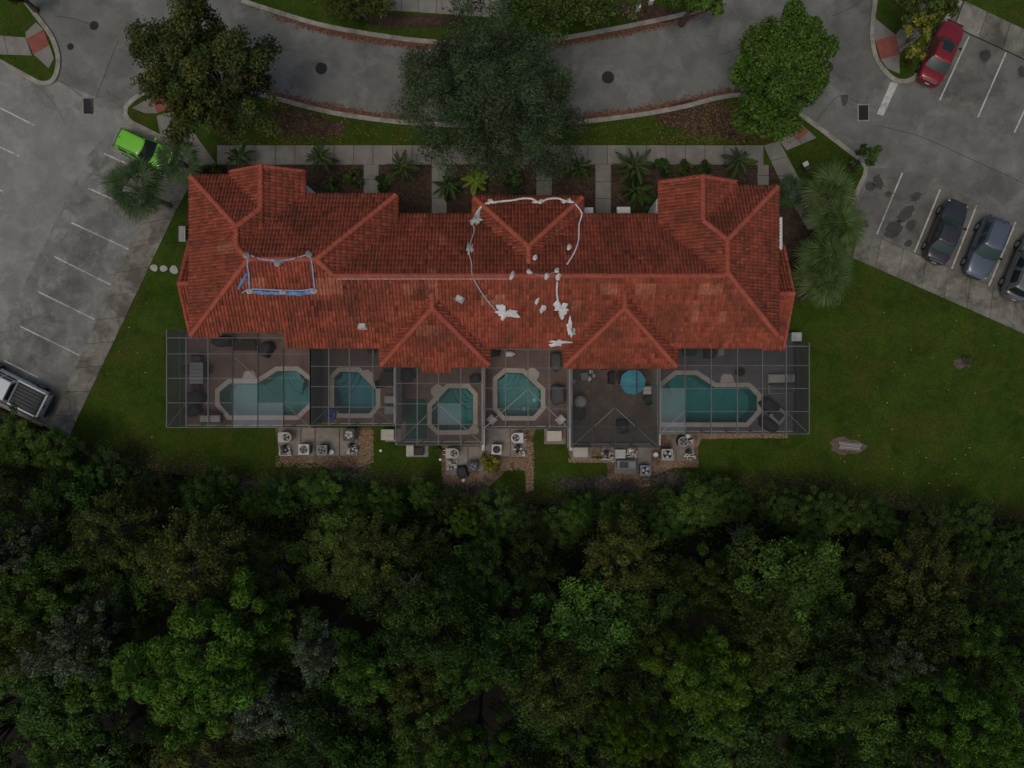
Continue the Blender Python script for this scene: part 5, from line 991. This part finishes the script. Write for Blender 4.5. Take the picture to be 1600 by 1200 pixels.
def crown(name, mt, rx, ry, rz, zc, ncl, nleaf, size, seed, clr=(.2, .36), slim=.5, shell=(.45, 1.0), up=.35, lobes=.2, low=-.45, tv=.25, flat=.8, hole=0., stretch=0., warmv=.06):
    r2 = np.random.default_rng(seed)
    d = r2.normal(0, 1, (ncl * 3, 3)); d /= np.linalg.norm(d, axis=1)[:, None]; d = d[d[:, 2] > low][:ncl]
    kt = max(3, len(d) // 6); d[-kt:, 2] = np.abs(d[-kt:, 2]) + 1.3; d[-kt:] /= np.linalg.norm(d[-kt:], axis=1)[:, None]      # clumps that close the top
    th = np.arctan2(d[:, 1], d[:, 0]); ph = r2.uniform(0, 6.28, 3); lob = 1 + lobes * (np.sin(2 * th + ph[0]) * .5 + np.sin(3 * th + ph[1]) * .6 + np.sin(5 * th + ph[2]) * .5)
    rad = r2.uniform(shell[0], shell[1], len(d)) ** .7 * lob; C = d * rad[:, None] * np.array([rx, ry, rz]); C[:, 2] += zc
    cr = r2.uniform(*clr, len(d)) * (rx + ry) / 2
    w = cr ** 2; idx = r2.choice(len(d), nleaf, p=w / w.sum())
    e = r2.normal(0, 1, (nleaf, 3)); e /= np.linalg.norm(e, axis=1)[:, None]; e[:, 2] = np.abs(e[:, 2]) * np.where(r2.random(nleaf) < .8, 1, -1)
    rr = cr[idx] * r2.uniform(.35, 1.08, nleaf) ** .5
    off = e * rr[:, None] * np.array([1, 1, flat])
    if stretch:
        od = d[idx].copy(); od[:, 2] *= .3; off += od * (r2.random(nleaf) ** 2 * stretch * cr[idx])[:, None]
    pos = C[idx] + off
    V, Q = leaves(pos, e, size, r2, up, slim)
    cl = r2.normal(1, tv, len(d))[idx] * r2.normal(1, .3, nleaf); cl = np.clip(cl, .3, 2.2); warm = np.clip(r2.normal(1, warmv, len(d))[idx], .75, 1.6)
    tint = np.stack([cl * warm, cl, cl * .9], 1)
    return np_mesh(name, V, Q, mt, np.repeat(tint, 4, 0)), C, cr
def trunk_mesh(C, cr, zc, r0, seed, nlimb=14, lean=(0, 0), mt='bark'):
    rr = random.Random(seed); mb = MB(); zf = zc * .55
    p0 = Vector((lean[0], lean[1], 0)); p1 = Vector((lean[0] * .4 + rr.uniform(-.1, .1), lean[1] * .4 + rr.uniform(-.1, .1), zf)); mb.tube([p0, p0.lerp(p1, .1), p0.lerp(p1, .6), p1], [r0 * 1.35, r0, r0 * .8, r0 * .7], 9)
    for i in range(min(nlimb, len(C))):
        e = Vector(C[i]); e.z -= cr[i] * .1; m_ = p1.lerp(e, .5) + Vector((rr.uniform(-.2, .2), rr.uniform(-.2, .2), .25)); s_ = p0.lerp(p1, rr.uniform(.65, .98))
        mb.tube([s_, s_.lerp(m_, .6), m_, m_.lerp(e, .6), e], [r0 * .36, r0 * .28, r0 * .19, r0 * .11, r0 * .04], 5)
    return mb.mesh('trunk', mt, True)
def tree(px, py, zc, label, cat='tree', name='broadleaf_tree', group=None, r0=.2, nlimb=14, bark='bark', seed=1, **kw):
    c = P(px, py, zc); o = empty(name, (c.x, c.y, .05), 0, label=label, cat=cat, group=group)
    me, C, cr = crown('crown', zc=zc, seed=seed, **kw); link('crown', me, o); link('trunk', trunk_mesh(C, cr, zc, r0, seed, nlimb, mt=bark), o); return o
tree(762, 150, 7.2, 'huge grey green oak hanging over road and front walk', name='oak_tree', seed=11, mt='leaf_oak', rx=5.5, ry=5.0, rz=3.0, ncl=300, nleaf=92000, size=.21, clr=(.08, .17), slim=.24, shell=(.2, 1.0), lobes=.16, up=.3, tv=.28, r0=.35, nlimb=40, stretch=.9, bark='bark_grey')
tree(318, 112, 6.4, 'olive and rust leaved tree beside the lime green car', seed=12, mt='leaf_rust', rx=3.95, ry=4.0, rz=3.0, ncl=150, nleaf=33000, warmv=.2, size=.22, clr=(.11, .2), slim=.5, shell=(.3, 1.0), lobes=.24, up=.45, tv=.3, r0=.2, nlimb=30, stretch=1.0)
tree(1219, 116, 5.6, 'dense bright green tree at the right road corner', seed=13, mt='leaf_bright', rx=2.9, ry=3.8, rz=2.5, ncl=190, nleaf=42000, size=.19, clr=(.12, .2), slim=.6, shell=(.45, 1.0), lobes=.12, up=.45, tv=.16, r0=.18, nlimb=26).rotation_euler[2] = -.35
tree(880, 6, 4.4, 'green tree crown above the far kerb, right of oak', seed=14, mt='leaf_shrub', rx=4.4, ry=1.6, rz=1.6, ncl=90, nleaf=9000, size=.24, clr=(.16, .3), slim=.4, r0=.16, stretch=.5)
tree(1085, -6, 3.6, 'bright bushy tree top at the upper frame edge', seed=15, mt='leaf_bright', rx=1.9, ry=1.1, rz=1.2, ncl=40, nleaf=5000, size=.25, clr=(.2, .34), slim=.6)
tree(548, -4, 2.6, 'brown green spiky bush at upper frame edge', seed=16, mt='leaf_olive', rx=2.5, ry=1.3, rz=1.2, ncl=60, nleaf=7000, size=.3, clr=(.2, .3), slim=.2, stretch=.8)
tree(1432, 52, 2.6, 'thin yellowing young tree beside the dark red sedan', seed=17, mt='leaf_yellow', rx=.9, ry=1.7, rz=1.1, ncl=40, nleaf=1100, size=.26, clr=(.12, .24), slim=.55, r0=.06, nlimb=18, bark='bark_grey')
tree(1450, 8, 3.2, 'small green tree at upper frame edge above red sedan', seed=18, mt='leaf_olive', rx=1.9, ry=1.2, rz=1.2, ncl=40, nleaf=3200, size=.25, clr=(.15, .28), slim=.5, r0=.09)
tree(1352, 246, 2.4, 'sparse young green tree at the right kerb corner', seed=19, mt='leaf_shrub', rx=1.0, ry=.95, rz=.9, ncl=14, nleaf=420, size=.34, clr=(.16, .28), slim=.6, r0=.05, nlimb=12, bark='bark_grey')
tree(18, -14, 2.5, 'leafy tree corner at the top left frame edge', seed=20, mt='leaf_olive', rx=1.1, ry=.6, rz=.8, ncl=20, nleaf=1500, size=.25)

# palms: trunk and crown of arching fronds
def frond_mesh(name, L_, nl, wl, droop, mt, seed, leafw=.05, fold=.5):
    rr = np.random.default_rng(seed); V = []; Q = []; T = []
    def pt(t): return np.array([L_ * t * (1 - .12 * t), 0, L_ * (.38 * t - droop * t * t)])
    k = 0
    for i in range(5):
        a, b_ = pt(i / 5), pt((i + 1) / 5); w = .028 * (1 - i / 6); V += [a + (0, -w, 0), a + (0, w, 0), b_ + (0, w * .85, 0), b_ + (0, -w * .85, 0)]; Q.append([k, k + 1, k + 2, k + 3]); k += 4; T += [1.25] * 4
    for i in range(nl):
        t = .16 + .84 * (i + .5) / nl; p = pt(t); ln = wl * math.sin(math.pi * (.18 + .78 * t)) * rr.uniform(.85, 1.15)
        for s_ in (-1, 1):
            an = R(62 - 42 * t) * s_; d = np.array([math.cos(an), math.sin(an), -.12 - fold * rr.uniform(.1, .5)]); e = np.array([-math.sin(an), math.cos(an), 0]) * leafw
            V += [p - e * .5, p + e * .5, p + d * ln * .6 + e * .5 + (0, 0, .04), p + d * ln + (0, 0, -ln * .12)]; Q.append([k, k + 1, k + 2, k + 3]); k += 4; T += [rr.uniform(.75, 1.2)] * 4
    t3 = np.repeat(np.array(T)[:, None], 3, 1)
    return np_mesh(name, np.array(V), np.array(Q), mt, t3)
def fan_mesh(name, L_, nl, mt, seed, stem=.5):
    """fan leaf: stalk and a spray of stiff drooping-tipped segments"""
    rr = np.random.default_rng(seed); V = []; Q = []; T = []; k = 0; w = .02
    s0 = np.zeros(3); s1 = np.array([L_ * stem, 0, L_ * .12]); V += [s0 + (0, -w, 0), s0 + (0, w, 0), s1 + (0, w, 0), s1 + (0, -w, 0)]; Q.append([0, 1, 2, 3]); k = 4; T += [1.2] * 4
    for i in range(nl):
        an = R(-80 + 160 * (i + .5) / nl) + rr.normal(0, .04); ln = L_ * .62 * (1 - .25 * abs(an) / 2) * rr.uniform(.88, 1.1); d = np.array([math.cos(an), math.sin(an), rr.uniform(-.05, .12)]); e = np.array([-math.sin(an), math.cos(an), 0]) * L_ * .022
        m_ = s1 + d * ln * .55; V += [s1, m_ - e, s1 + d * ln + (0, 0, -ln * rr.uniform(.15, .4)), m_ + e]; Q.append([k, k + 1, k + 2, k + 3]); k += 4; T += [rr.uniform(.75, 1.25)] * 4
    return np_mesh(name, np.array(V), np.array(Q), mt, np.repeat(np.array(T)[:, None], 3, 1))
FM = {'fan': [fan_mesh('frond', 1.95, 19, 'leaf_palm', s_) for s_ in range(3)], 'fan_light': [fan_mesh('frond', 2.05, 17, 'leaf_palm_light', 10 + s_) for s_ in range(3)],
      'feather': [frond_mesh('frond', 1.4, 20, .3, .42, 'leaf_palm_light', 20 + s_, .028) for s_ in range(3)], 'spike': [frond_mesh('frond', 1.0, 12, .26, .3, 'leaf_lime', 30 + s_, .06) for s_ in range(2)],
      'broad': [frond_mesh('frond', 1.4, 22, .34, .5, 'leaf_shrub', 40 + s_, .035) for s_ in range(2)]}
def palm(px, py, h, n, kind, label, name='palm_tree', scale=1., group=None, seed=0, tr=.14, cat='palm'):
    rr = random.Random(seed); c = P(px, py, h); o = empty(name, (c.x, c.y, .1), 0, label=label, cat=cat, group=group)
    mb = MB(); pts = [(0, 0, -.05), (.03, 0, h * .3), (.0, .03, h * .7), (0, 0, h - .1)]; mb.tube(pts, [tr * 1.3, tr, tr, tr * .9], 10)
    for i in range(int(h / .28)): mb.cyl(0, 0, .1 + i * .28, .16 + i * .28, tr * 1.06, tr * 1.14, 10)
    mb.build('trunk', 'bark_grey', o)
    for i in range(n):
        q = i / n; f = link('frond', rr.choice(FM[kind]), o); f.location = (0, 0, h - .12 + .1 * (1 - q)); yaw = i * 2.39996 + rr.uniform(-.2, .2); pitch = R(-62 + 92 * q ** .8 + rr.uniform(-16, 16))
        f.rotation_euler = (rr.uniform(-.25, .25), pitch, yaw); s_ = scale * (.72 + .28 * q ** .5) * rr.uniform(.7, 1.18); f.scale = (s_,) * 3
palm(213, 295, 4.6, 34, 'fan', 'dark fan palm over the left parking bay', seed=1, scale=1.05, tr=.17); palm(281, 253, 4.4, 26, 'fan', 'dark fan palm over the bonnet of lime green car', seed=2, scale=.86, tr=.17)
for i, (x, y, hh, s_, lb) in enumerate(((1297, 302, 3.6, 1.12, 'topmost of four bushy palms beside right house end'), (1306, 350, 3.8, 1.18, 'second bushy palm from the top beside right house end'), (1294, 398, 3.6, 1.15, 'third bushy palm from the top beside right house end'), (1290, 436, 3.4, 1.15, 'lowest bushy palm, at the edge of right lawn'))):
    palm(x, y, hh, 32, 'fan_light', lb, seed=10 + i, scale=s_ * .86, tr=.15, group='palms beside the right house end')
palm(1235, 303, 1.6, 14, 'fan', 'small dark palm beside the right path', seed=20, scale=.75, tr=.1)
for i, (x, y, hh, n, kd, s_, lb) in enumerate(((500, 248, 1.5, 22, 'feather', 1.0, 'feathery palm by the front walk, first from left bed'), (374, 247, 1.4, 18, 'feather', .95, 'feathery palm behind the left gable'), (628, 262, 1.5, 22, 'feather', 1.1, 'feathery palm between two front paths left of oak'), (742, 282, 1.3, 20, 'spike', 1.15, 'bright lime palm at front left of middle gable'), (990, 262, 1.6, 26, 'feather', 1.25, 'large feathery palm right of the middle front path'), (992, 298, 1.3, 20, 'broad', 1.1, 'green palm close to the front eave right of middle'), (1152, 252, 1.5, 24, 'feather', 1.05, 'feathery palm in front of the right gable'), (700, 290, 1.2, 16, 'broad', .9, 'green palm under the oak beside a front path'), (905, 262, 1.2, 16, 'broad', .9, 'dark palm right of the middle gable front'))):
    palm(x, y, hh, n, kd, lb, name='small_palm', seed=40 + i, scale=s_, tr=.08, group='palms in the front beds')
SH = [crown('crown', 'leaf_shrub', .75, .7, .5, .55, 18, 1500, .15, 100 + i, slim=.55, shell=(.4, 1))[0] for i in range(3)]; SY = crown('crown', 'leaf_yellow', .7, .68, .5, .5, 22, 1500, .15, 110, slim=.6, shell=(.4, 1))[0]; SR = crown('crown', 'leaf_olive', .8, .6, .45, .45, 18, 1300, .15, 111, slim=.5)[0]
STEM = MB().tube([(0, 0, -.1), (0, 0, .25), (.1, .05, .5)], [.05, .04, .02], 6).tube([(0, 0, .15), (-.15, .1, .45)], [.03, .015], 5).mesh('stem', 'bark', True)
for i, (x, y, me, s_, lb) in enumerate(((548, 277, SH[0], .9, 'yellow green shrub beside the first front path'), (520, 296, SH[1], .9, 'low green shrub under left front eave'), (1015, 318, SH[2], 1.1, 'dark green shrub in corner beside right gable'), (1035, 262, SH[1], .9, 'green shrub left before the right gable'), (1068, 262, SR, .9, 'rust green shrub mid before the right gable'), (1100, 263, SR, .9, 'rust green shrub directly before the right gable ridge'), (770, 724, SY, 1.05, 'yellow green bush beside white air conditioner'), (340, 268, SR, .8, 'brownish shrub left of the left gable'), (318, 264, SR, .6, 'small brown shrub at the left end of front bed'), (800, 285, SH[0], 1.1, 'grey green shrub before the middle gable'), (1515, 563, SH[0], .45, 'small plant on bare soil ring in right lawn'), (600, 285, SH[2], .8, 'low dark shrub right of the first front path'), (1420, 98, SR, .55, 'small brown shrub on the right kerb island'), (685, 704, SH[1], .35, 'tiny flowering plant by cream heater'), (1330, 262, SR, .6, 'small brown shrub on the small right lawn corner'), (880, 270, SH[2], .8, 'dark shrub right of the middle front path'), (1262, 330, SH[2], .6, 'dark shrub between right path and palms'))):
    c = P(x, y, .5); o = empty('shrub', (c.x, c.y, .1), random.random() * 6, label=lb, cat='shrub'); link('crown', me, o); link('stem', STEM, o); o.scale = (s_,) * 3
link('foliage', SH[1], PLANTER, loc=(0, 0, .3)).scale = (.4,) * 3

# ------------------------------------------------------------------ the wood behind
EX = [-200, 0, 60, 100, 200, 300, 400, 480, 560, 640, 700, 760, 900, 1000, 1100, 1200, 1300, 1400, 1500, 1600, 1900]; EY = [600, 660, 690, 705, 722, 742, 760, 752, 758, 752, 768, 785, 790, 782, 772, 762, 772, 790, 805, 818, 880]
def edge(px): return float(np.interp(px, EX, EY))
FT = {}
def proto(k, **kw):
    me, C, cr = crown('crown', seed=200 + len(FT), zc=kw.pop('zc'), **kw); FT[k] = (me, trunk_mesh(C * 1.06 if k in 'cfe' else C, cr, 6, .16, 200 + len(FT), 24, mt='bark_grey' if k in 'cfe' else 'bark'))
B_ = dict(rx=2.4, ry=2.4, rz=2.0, zc=6.0)
proto('a', mt='leaf_forest', ncl=110, nleaf=15000, size=.17, clr=(.1, .22), slim=.4, stretch=.9, tv=.3, **B_); proto('b', mt='leaf_forest', ncl=90, nleaf=14000, size=.18, clr=(.1, .24), slim=.45, stretch=.6, lobes=.3, tv=.3, **B_)
proto('c', mt='leaf_forest', ncl=120, nleaf=12000, size=.17, clr=(.08, .17), slim=.32, stretch=1.6, lobes=.3, tv=.35, **B_); proto('d', mt='leaf_under', ncl=110, nleaf=13000, size=.18, clr=(.1, .22), slim=.45, stretch=.9, **B_)
proto('e', mt='leaf_silver', ncl=90, nleaf=9000, size=.16, clr=(.09, .18), slim=.5, stretch=.8, tv=.3, lobes=.3, **B_); proto('f', mt='leaf_olive', ncl=110, nleaf=13000, size=.16, clr=(.09, .2), slim=.4, stretch=1.3, tv=.25, **B_)
proto('p', mt='leaf_pine', ncl=110, nleaf=24000, size=.18, clr=(.09, .17), slim=.26, up=.15, shell=(.35, 1), lobes=.34, tv=.14, flat=.9, rx=2.4, ry=2.4, rz=1.5, zc=6.0)
def wood(px, py, zc, r, kind, label, name='woodland_tree', group=None, seed=None):
    s_ = r / 2.4; me, tr = FT[kind]; c = P(px, py, zc); o = empty(name, (c.x, c.y, 0), random.random() * 6.28, label=label, cat='tree', group=group)
    o.scale = (s_ * random.uniform(.92, 1.08), s_ * random.uniform(.92, 1.08), zc / 6.0); link('crown', me, o); link('trunk', tr, o)
BIG = [(312, 1035, 10.5, 3.9, 'p', 'largest bright green pine crown at lower left'), (1102, 1062, 10, 2.8, 'p', 'tall olive green pine crown right of bottom centre'), (985, 1135, 10, 1.75, 'p', 'small bright pine crown left of the tall olive pine'), (1520, 1145, 10, 2.9, 'p', 'bright pine crown in the lower right corner'), (742, 1185, 9, 2.0, 'p', 'dim pine crown at the bottom edge near centre'), (1035, 1195, 9, 1.2, 'p', 'small pine crown at the bottom edge below tall pine'), (725, 815, 3.5, 1.2, 'p', 'bright low tree behind the middle gravel'),
       (130, 1000, 9, 2.3, 'e', 'silver leaved tree left of the largest pine'), (420, 1100, 8, 1.9, 'e', 'silver leaved tree right below the largest pine'), (500, 1010, 8, 1.6, 'e', 'silver leaved tree between the left pine and middle wood'), (1385, 1020, 7, 1.5, 'e', 'glossy silver green tree in lower right wood'), (40, 860, 7, 1.8, 'e', 'pale green tree at the left frame edge'),
       (970, 868, 6.5, 2.2, 'f', 'olive yellow tree standing out right of centre'), (1435, 900, 6, 2.6, 'f', 'yellow green tree near the right lawn'), (310, 870, 7, 2.9, 'f', 'olive twiggy tree below the left lawn'), (180, 830, 6.5, 2.5, 'f', 'olive tree left of the twiggy one'), (585, 870, 6, 2.2, 'f', 'brownish olive tree in left middle wood'), (860, 1060, 8.5, 2.6, 'f', 'olive crown at lower centre'), (50, 1000, 8, 2.2, 'f', 'yellow olive tree at lower left edge'), (1190, 985, 7.5, 2.4, 'f', 'olive tree right above the tall pine'), (90, 700, 3.5, 1.3, 'a', 'small bush tree at the lower end of left sidewalk'), (30, 690, 3.6, 1.6, 'b', 'bushy tree below the white pickup'), (680, 975, 8, 2.6, 'a', 'rounded dark tree in the middle wood'), (790, 990, 8, 2.4, 'b', 'leafy tree right of rounded middle tree')]
for x, y, zc, r, k, lb in BIG: wood(x, y, zc, r, k, lb)
MARK = [(b[0], b[1], t) for b, t in zip(BIG, ('largest bright pine', 'tall olive pine', 'small bright pine', 'lower right pine', 'dim bottom pine', 'small bottom pine', 'bright low tree', 'lower left silver tree', 'silver tree near largest pine', 'middle left silver tree', 'glossy silver green tree', 'pale left edge tree', 'olive yellow tree right of centre', 'yellow green tree near right lawn', 'olive twiggy left tree', 'olive left tree', 'brownish olive tree', 'olive lower centre crown', 'yellow olive lower left tree', 'olive tree above tall pine', 'sidewalk end bush tree', 'bush tree below pickup', 'rounded middle tree', 'leafy middle tree'))]
MARK += [(477, 702, 'left equipment yard'), (800, 740, 'middle gravel'), (980, 745, 'parasol patio gravel'), (1325, 697, 'timber pile'), (1157, 838, 'leafless grey shrub'), (1510, 566, 'soil ring in right lawn'), (250, 700, 'left lawn')]
USED = set()
def wood_label(look, px, py):
    for x, y, nm in sorted(MARK, key=lambda q: (q[0] - px) ** 2 + (q[1] - py) ** 2)[:9]:
        dx, dy = px - x, py - y
        w = ('right of' if dx > 0 else 'left of') if abs(dx) > 2.2 * abs(dy) else ('below' if dy > 0 else 'above') if abs(dy) > 2.2 * abs(dx) else ('below and ' if dy > 0 else 'above and ') + ('right of' if dx > 0 else 'left of')
        lb = f'{look} woodland tree {w} the {nm}'
        if lb not in USED: USED.add(lb); return lb
    return lb
cnt = 0
for row in range(8):
    for col in range(23):
        px = -90 + col * 84 + random.uniform(-36, 36) + (42 if row % 2 else 0); py = 730 + row * 72 + random.uniform(-34, 34); e = edge(px)
        if py < e + 8 or py > 1275: continue
        dep = py - e
        if any((px - b[0]) ** 2 + (py - b[1]) ** 2 < (b[3] * 24 * .95) ** 2 for b in BIG): continue
        zc = min(6.8, 1.9 + dep / 42) * random.uniform(.7, 1.15); r = min(2.45, 1.1 + dep / 110) * random.uniform(.62, 1.25)
        k = random.choice('aaabbbcccdf'); lb = wood_label({'a': 'dark green', 'b': 'leafy green', 'c': 'wispy', 'd': 'very dark', 'f': 'olive'}[k], px, py)
        wood(px, py, zc, r, k, lb, group='trees of the dense wood'); cnt += 1
for i in range(40):
    px = -40 + i * 43 + random.uniform(-16, 16); py = edge(px) + random.uniform(4, 46); k = random.choice('aabbcdf')
    wood(px, py, random.uniform(1.8, 3.2), random.uniform(.9, 1.7), k, wood_label({'a': 'low green', 'b': 'low leafy', 'c': 'low wispy', 'd': 'low dark', 'f': 'low olive'}[k], px, py), group='bushy trees at the edge of the wood')
# undergrowth along the wood's edge and floor
r2 = np.random.default_rng(5); n = 24000; px = r2.uniform(-150, 1800, n); py = np.interp(px, EX, EY) + np.abs(r2.normal(0, 1, n)) * 55 + 4 + 14 * np.sin(px / 31) + 9 * np.sin(px / 11.7 + 1) + 6 * np.sin(px / 5.3)
z = np.abs(r2.normal(0, .45, n)) + .1; X = (px - 800) / PXM * (HC - z) / HC; Y = (600 - py) / PXM * (HC - z) / HC
dv = r2.normal(0, .5, (n, 3)); dv[:, 2] = 1; V, Q = leaves(np.stack([X, Y, z], 1), dv, .24, r2, .3, .45, .5); tn = np.clip(r2.normal(1, .3, n), .4, 1.8)
link('undergrowth', np_mesh('undergrowth', V, Q, 'leaf_under', np.repeat(np.repeat(tn[:, None], 3, 1), 4, 0)), label='low tangled undergrowth along the edge of wood', kind='stuff')
n = 5200; q = r2.integers(0, 5, n); cxs = np.array([905, 965, 1050, 545, 735])[q]; sx = np.array([35, 40, 45, 26, 28])[q]; px = cxs + r2.normal(0, 1, n) * sx * .55; py = np.array([756, 760, 748, 741, 768])[q] + r2.normal(0, 6, n); z = np.abs(r2.normal(0, .18, n)) + .11
dv = r2.normal(0, .8, (n, 3)); V, Q = leaves(np.stack([(px - 800) / PXM, (600 - py) / PXM, z], 1), dv, .3, r2, .2, .12, .6)
link('dry_brush', np_mesh('dry_brush', V, Q, 'bark_grey'), label='grey dry brush between gravel and wood', kind='stuff')
# bare shrubs
for x, y, r, s_, lb in ((1157, 838, 1.3, 1, 'leafless pale grey shrub at the edge of wood, right'), (940, 752, .8, 2, 'low leafless grey brush behind parasol patio gravel'), (1050, 748, .8, 3, 'low leafless grey brush below right air conditioner'), (290, 905, 1.6, 4, 'leafless twiggy crown in the left wood'), (640, 925, 1.2, 5, 'bare branches in the middle wood'), (1510, 566, .5, 6, 'pale dry twigs on the bare soil ring')):
    rr = random.Random(s_); zc = {1: 3.6, 4: 8.2, 5: 8.2}.get(s_, .4); c = P(x, y, zc); o = empty('bare_shrub', (c.x, c.y, .05), 0, label=lb, cat='shrub'); mb = MB(); mb.tube([(0, 0, 0), (0, 0, max(.15, zc - r * .6))], [.06, .05], 6); mb.build('stem', 'bark_grey', o); z0 = max(.12, zc - r * .6)
    for i in range(26):
        a = rr.random() * 6.28; el = rr.uniform(.1, 1.2); ln = r * rr.uniform(.6, 1.1); p0 = Vector((0, 0, z0)); d = Vector((math.cos(a) * math.cos(el), math.sin(a) * math.cos(el), math.sin(el))); q = p0 + d * ln * .5; mb = MB()
        mb.tube([p0, q, p0 + d * ln + Vector((rr.uniform(-.2, .2), rr.uniform(-.2, .2), 0)) * r], [.025, .017, .006], 4)
        for k in range(3): e = q + Vector((rr.uniform(-1, 1), rr.uniform(-1, 1), rr.uniform(-.1, .5))) * ln * .45; mb.tube([q, e], [.012, .005], 3)
        mb.build('twig', 'bark_grey', o)
# fallen leaves: on the front strip, in the gutters and under the right tree
def litter(name, n, fn, mt, size, label, seed):
    r2 = np.random.default_rng(seed); q = np.array([fn(r2) for _ in range(n)]); X = (q[:, 0] - 800) / PXM; Y = (600 - q[:, 1]) / PXM; Z = q[:, 2] + r2.uniform(.0, .025, n)
    dv = np.tile([0., 0, 1], (n, 1)); V, Q = leaves(np.stack([X, Y, Z], 1), dv, size, r2, .5, .7, .15); link(name, np_mesh(name, V, Q, mt), label=label, kind='stuff')
def onstrip(r2):
    while True:
        x = r2.choice([r2.normal(1120, 60), r2.normal(1150, 70), r2.uniform(430, 1200), r2.normal(430, 60)]); y = r2.uniform(150, 226)
        if y > np.interp(x, [q[0] for q in K1[:70]], [q[1] for q in K1[:70]]) + 6 and 400 < x < 1240: return (x, y, .135)
litter('fallen_leaves', 2600, onstrip, 'leaf_litter', .1, 'yellow brown fallen leaves on the front grass strip', 3)
KX = [q[0] for q in K1 if q[1] < 205][:74]; KY = [q[1] for q in K1 if q[1] < 205][:74]
litter('gutter_leaves', 5200, lambda r2: (lambda x: (x, np.interp(x, KX, KY) - abs(r2.normal(0, 4.5)) - 3.5, .01))(r2.choice([r2.normal(520, 60), r2.normal(1070, 60), r2.normal(900, 60), r2.uniform(430, 1190)])), 'leaf_gutter', .13, 'brown leaf drift in the near gutter of curved road', 4)
FX = [q[0] for q in FAR]; FY = [q[1] for q in FAR]
litter('gutter_leaves', 5200, lambda r2: (lambda x: (x, np.interp(x, FX, FY) + abs(r2.normal(0, 4)) + 3.5, .01))(r2.choice([r2.uniform(430, 1090), r2.normal(590, 70), r2.normal(960, 60)])), 'leaf_gutter', .13, 'brown leaf drift in the far gutter of curved road', 6)
litter('fallen_leaves', 80, lambda r2: (r2.uniform(130, 250) if r2.random() < .3 else r2.uniform(1290, 1600), r2.uniform(470, 780) if r2.random() < .5 else r2.uniform(690, 770), .115) , 'cushion_pale', .09, 'scattered pale flecks on the rear lawn', 8)
def edge_pt(r2):
    x = r2.uniform(-60, 1700); return (x, edge(x) + r2.normal(-6, 11), .11)
litter('edge_litter', 9000, edge_pt, 'edge_brown', .12, 'brown leaf litter where the lawn meets the wood', 9)
def bed_pt(r2):
    x0, x1, y0, y1 = [(432, 580, 712, 730), (562, 584, 672, 722), (692, 756, 740, 776), (758, 822, 716, 735), (822, 834, 690, 765), (950, 1015, 740, 760), (1030, 1090, 718, 730), (1090, 1230, 676, 684), (888, 950, 716, 722)][r2.integers(0, 9)]; return (r2.uniform(x0, x1), r2.uniform(y0, y1), .125)
litter('bed_litter', 5200, bed_pt, 'bed_tan', .11, 'tan bark chips on the equipment beds', 10)
litter('bed_litter', 3200, lambda r2: (lambda q: (r2.uniform(q[0], q[1]), r2.uniform(q[2], q[3]), .122))([(480, 569, 262, 302), (592, 675, 262, 336), (698, 838, 262, 308), (862, 930, 262, 310), (954, 1030, 262, 336), (1035, 1183, 262, 285)][r2.integers(0, 6)]), 'edge_brown', .1, 'brown bark chips on the front beds', 11)
print('woodland fillers', cnt)
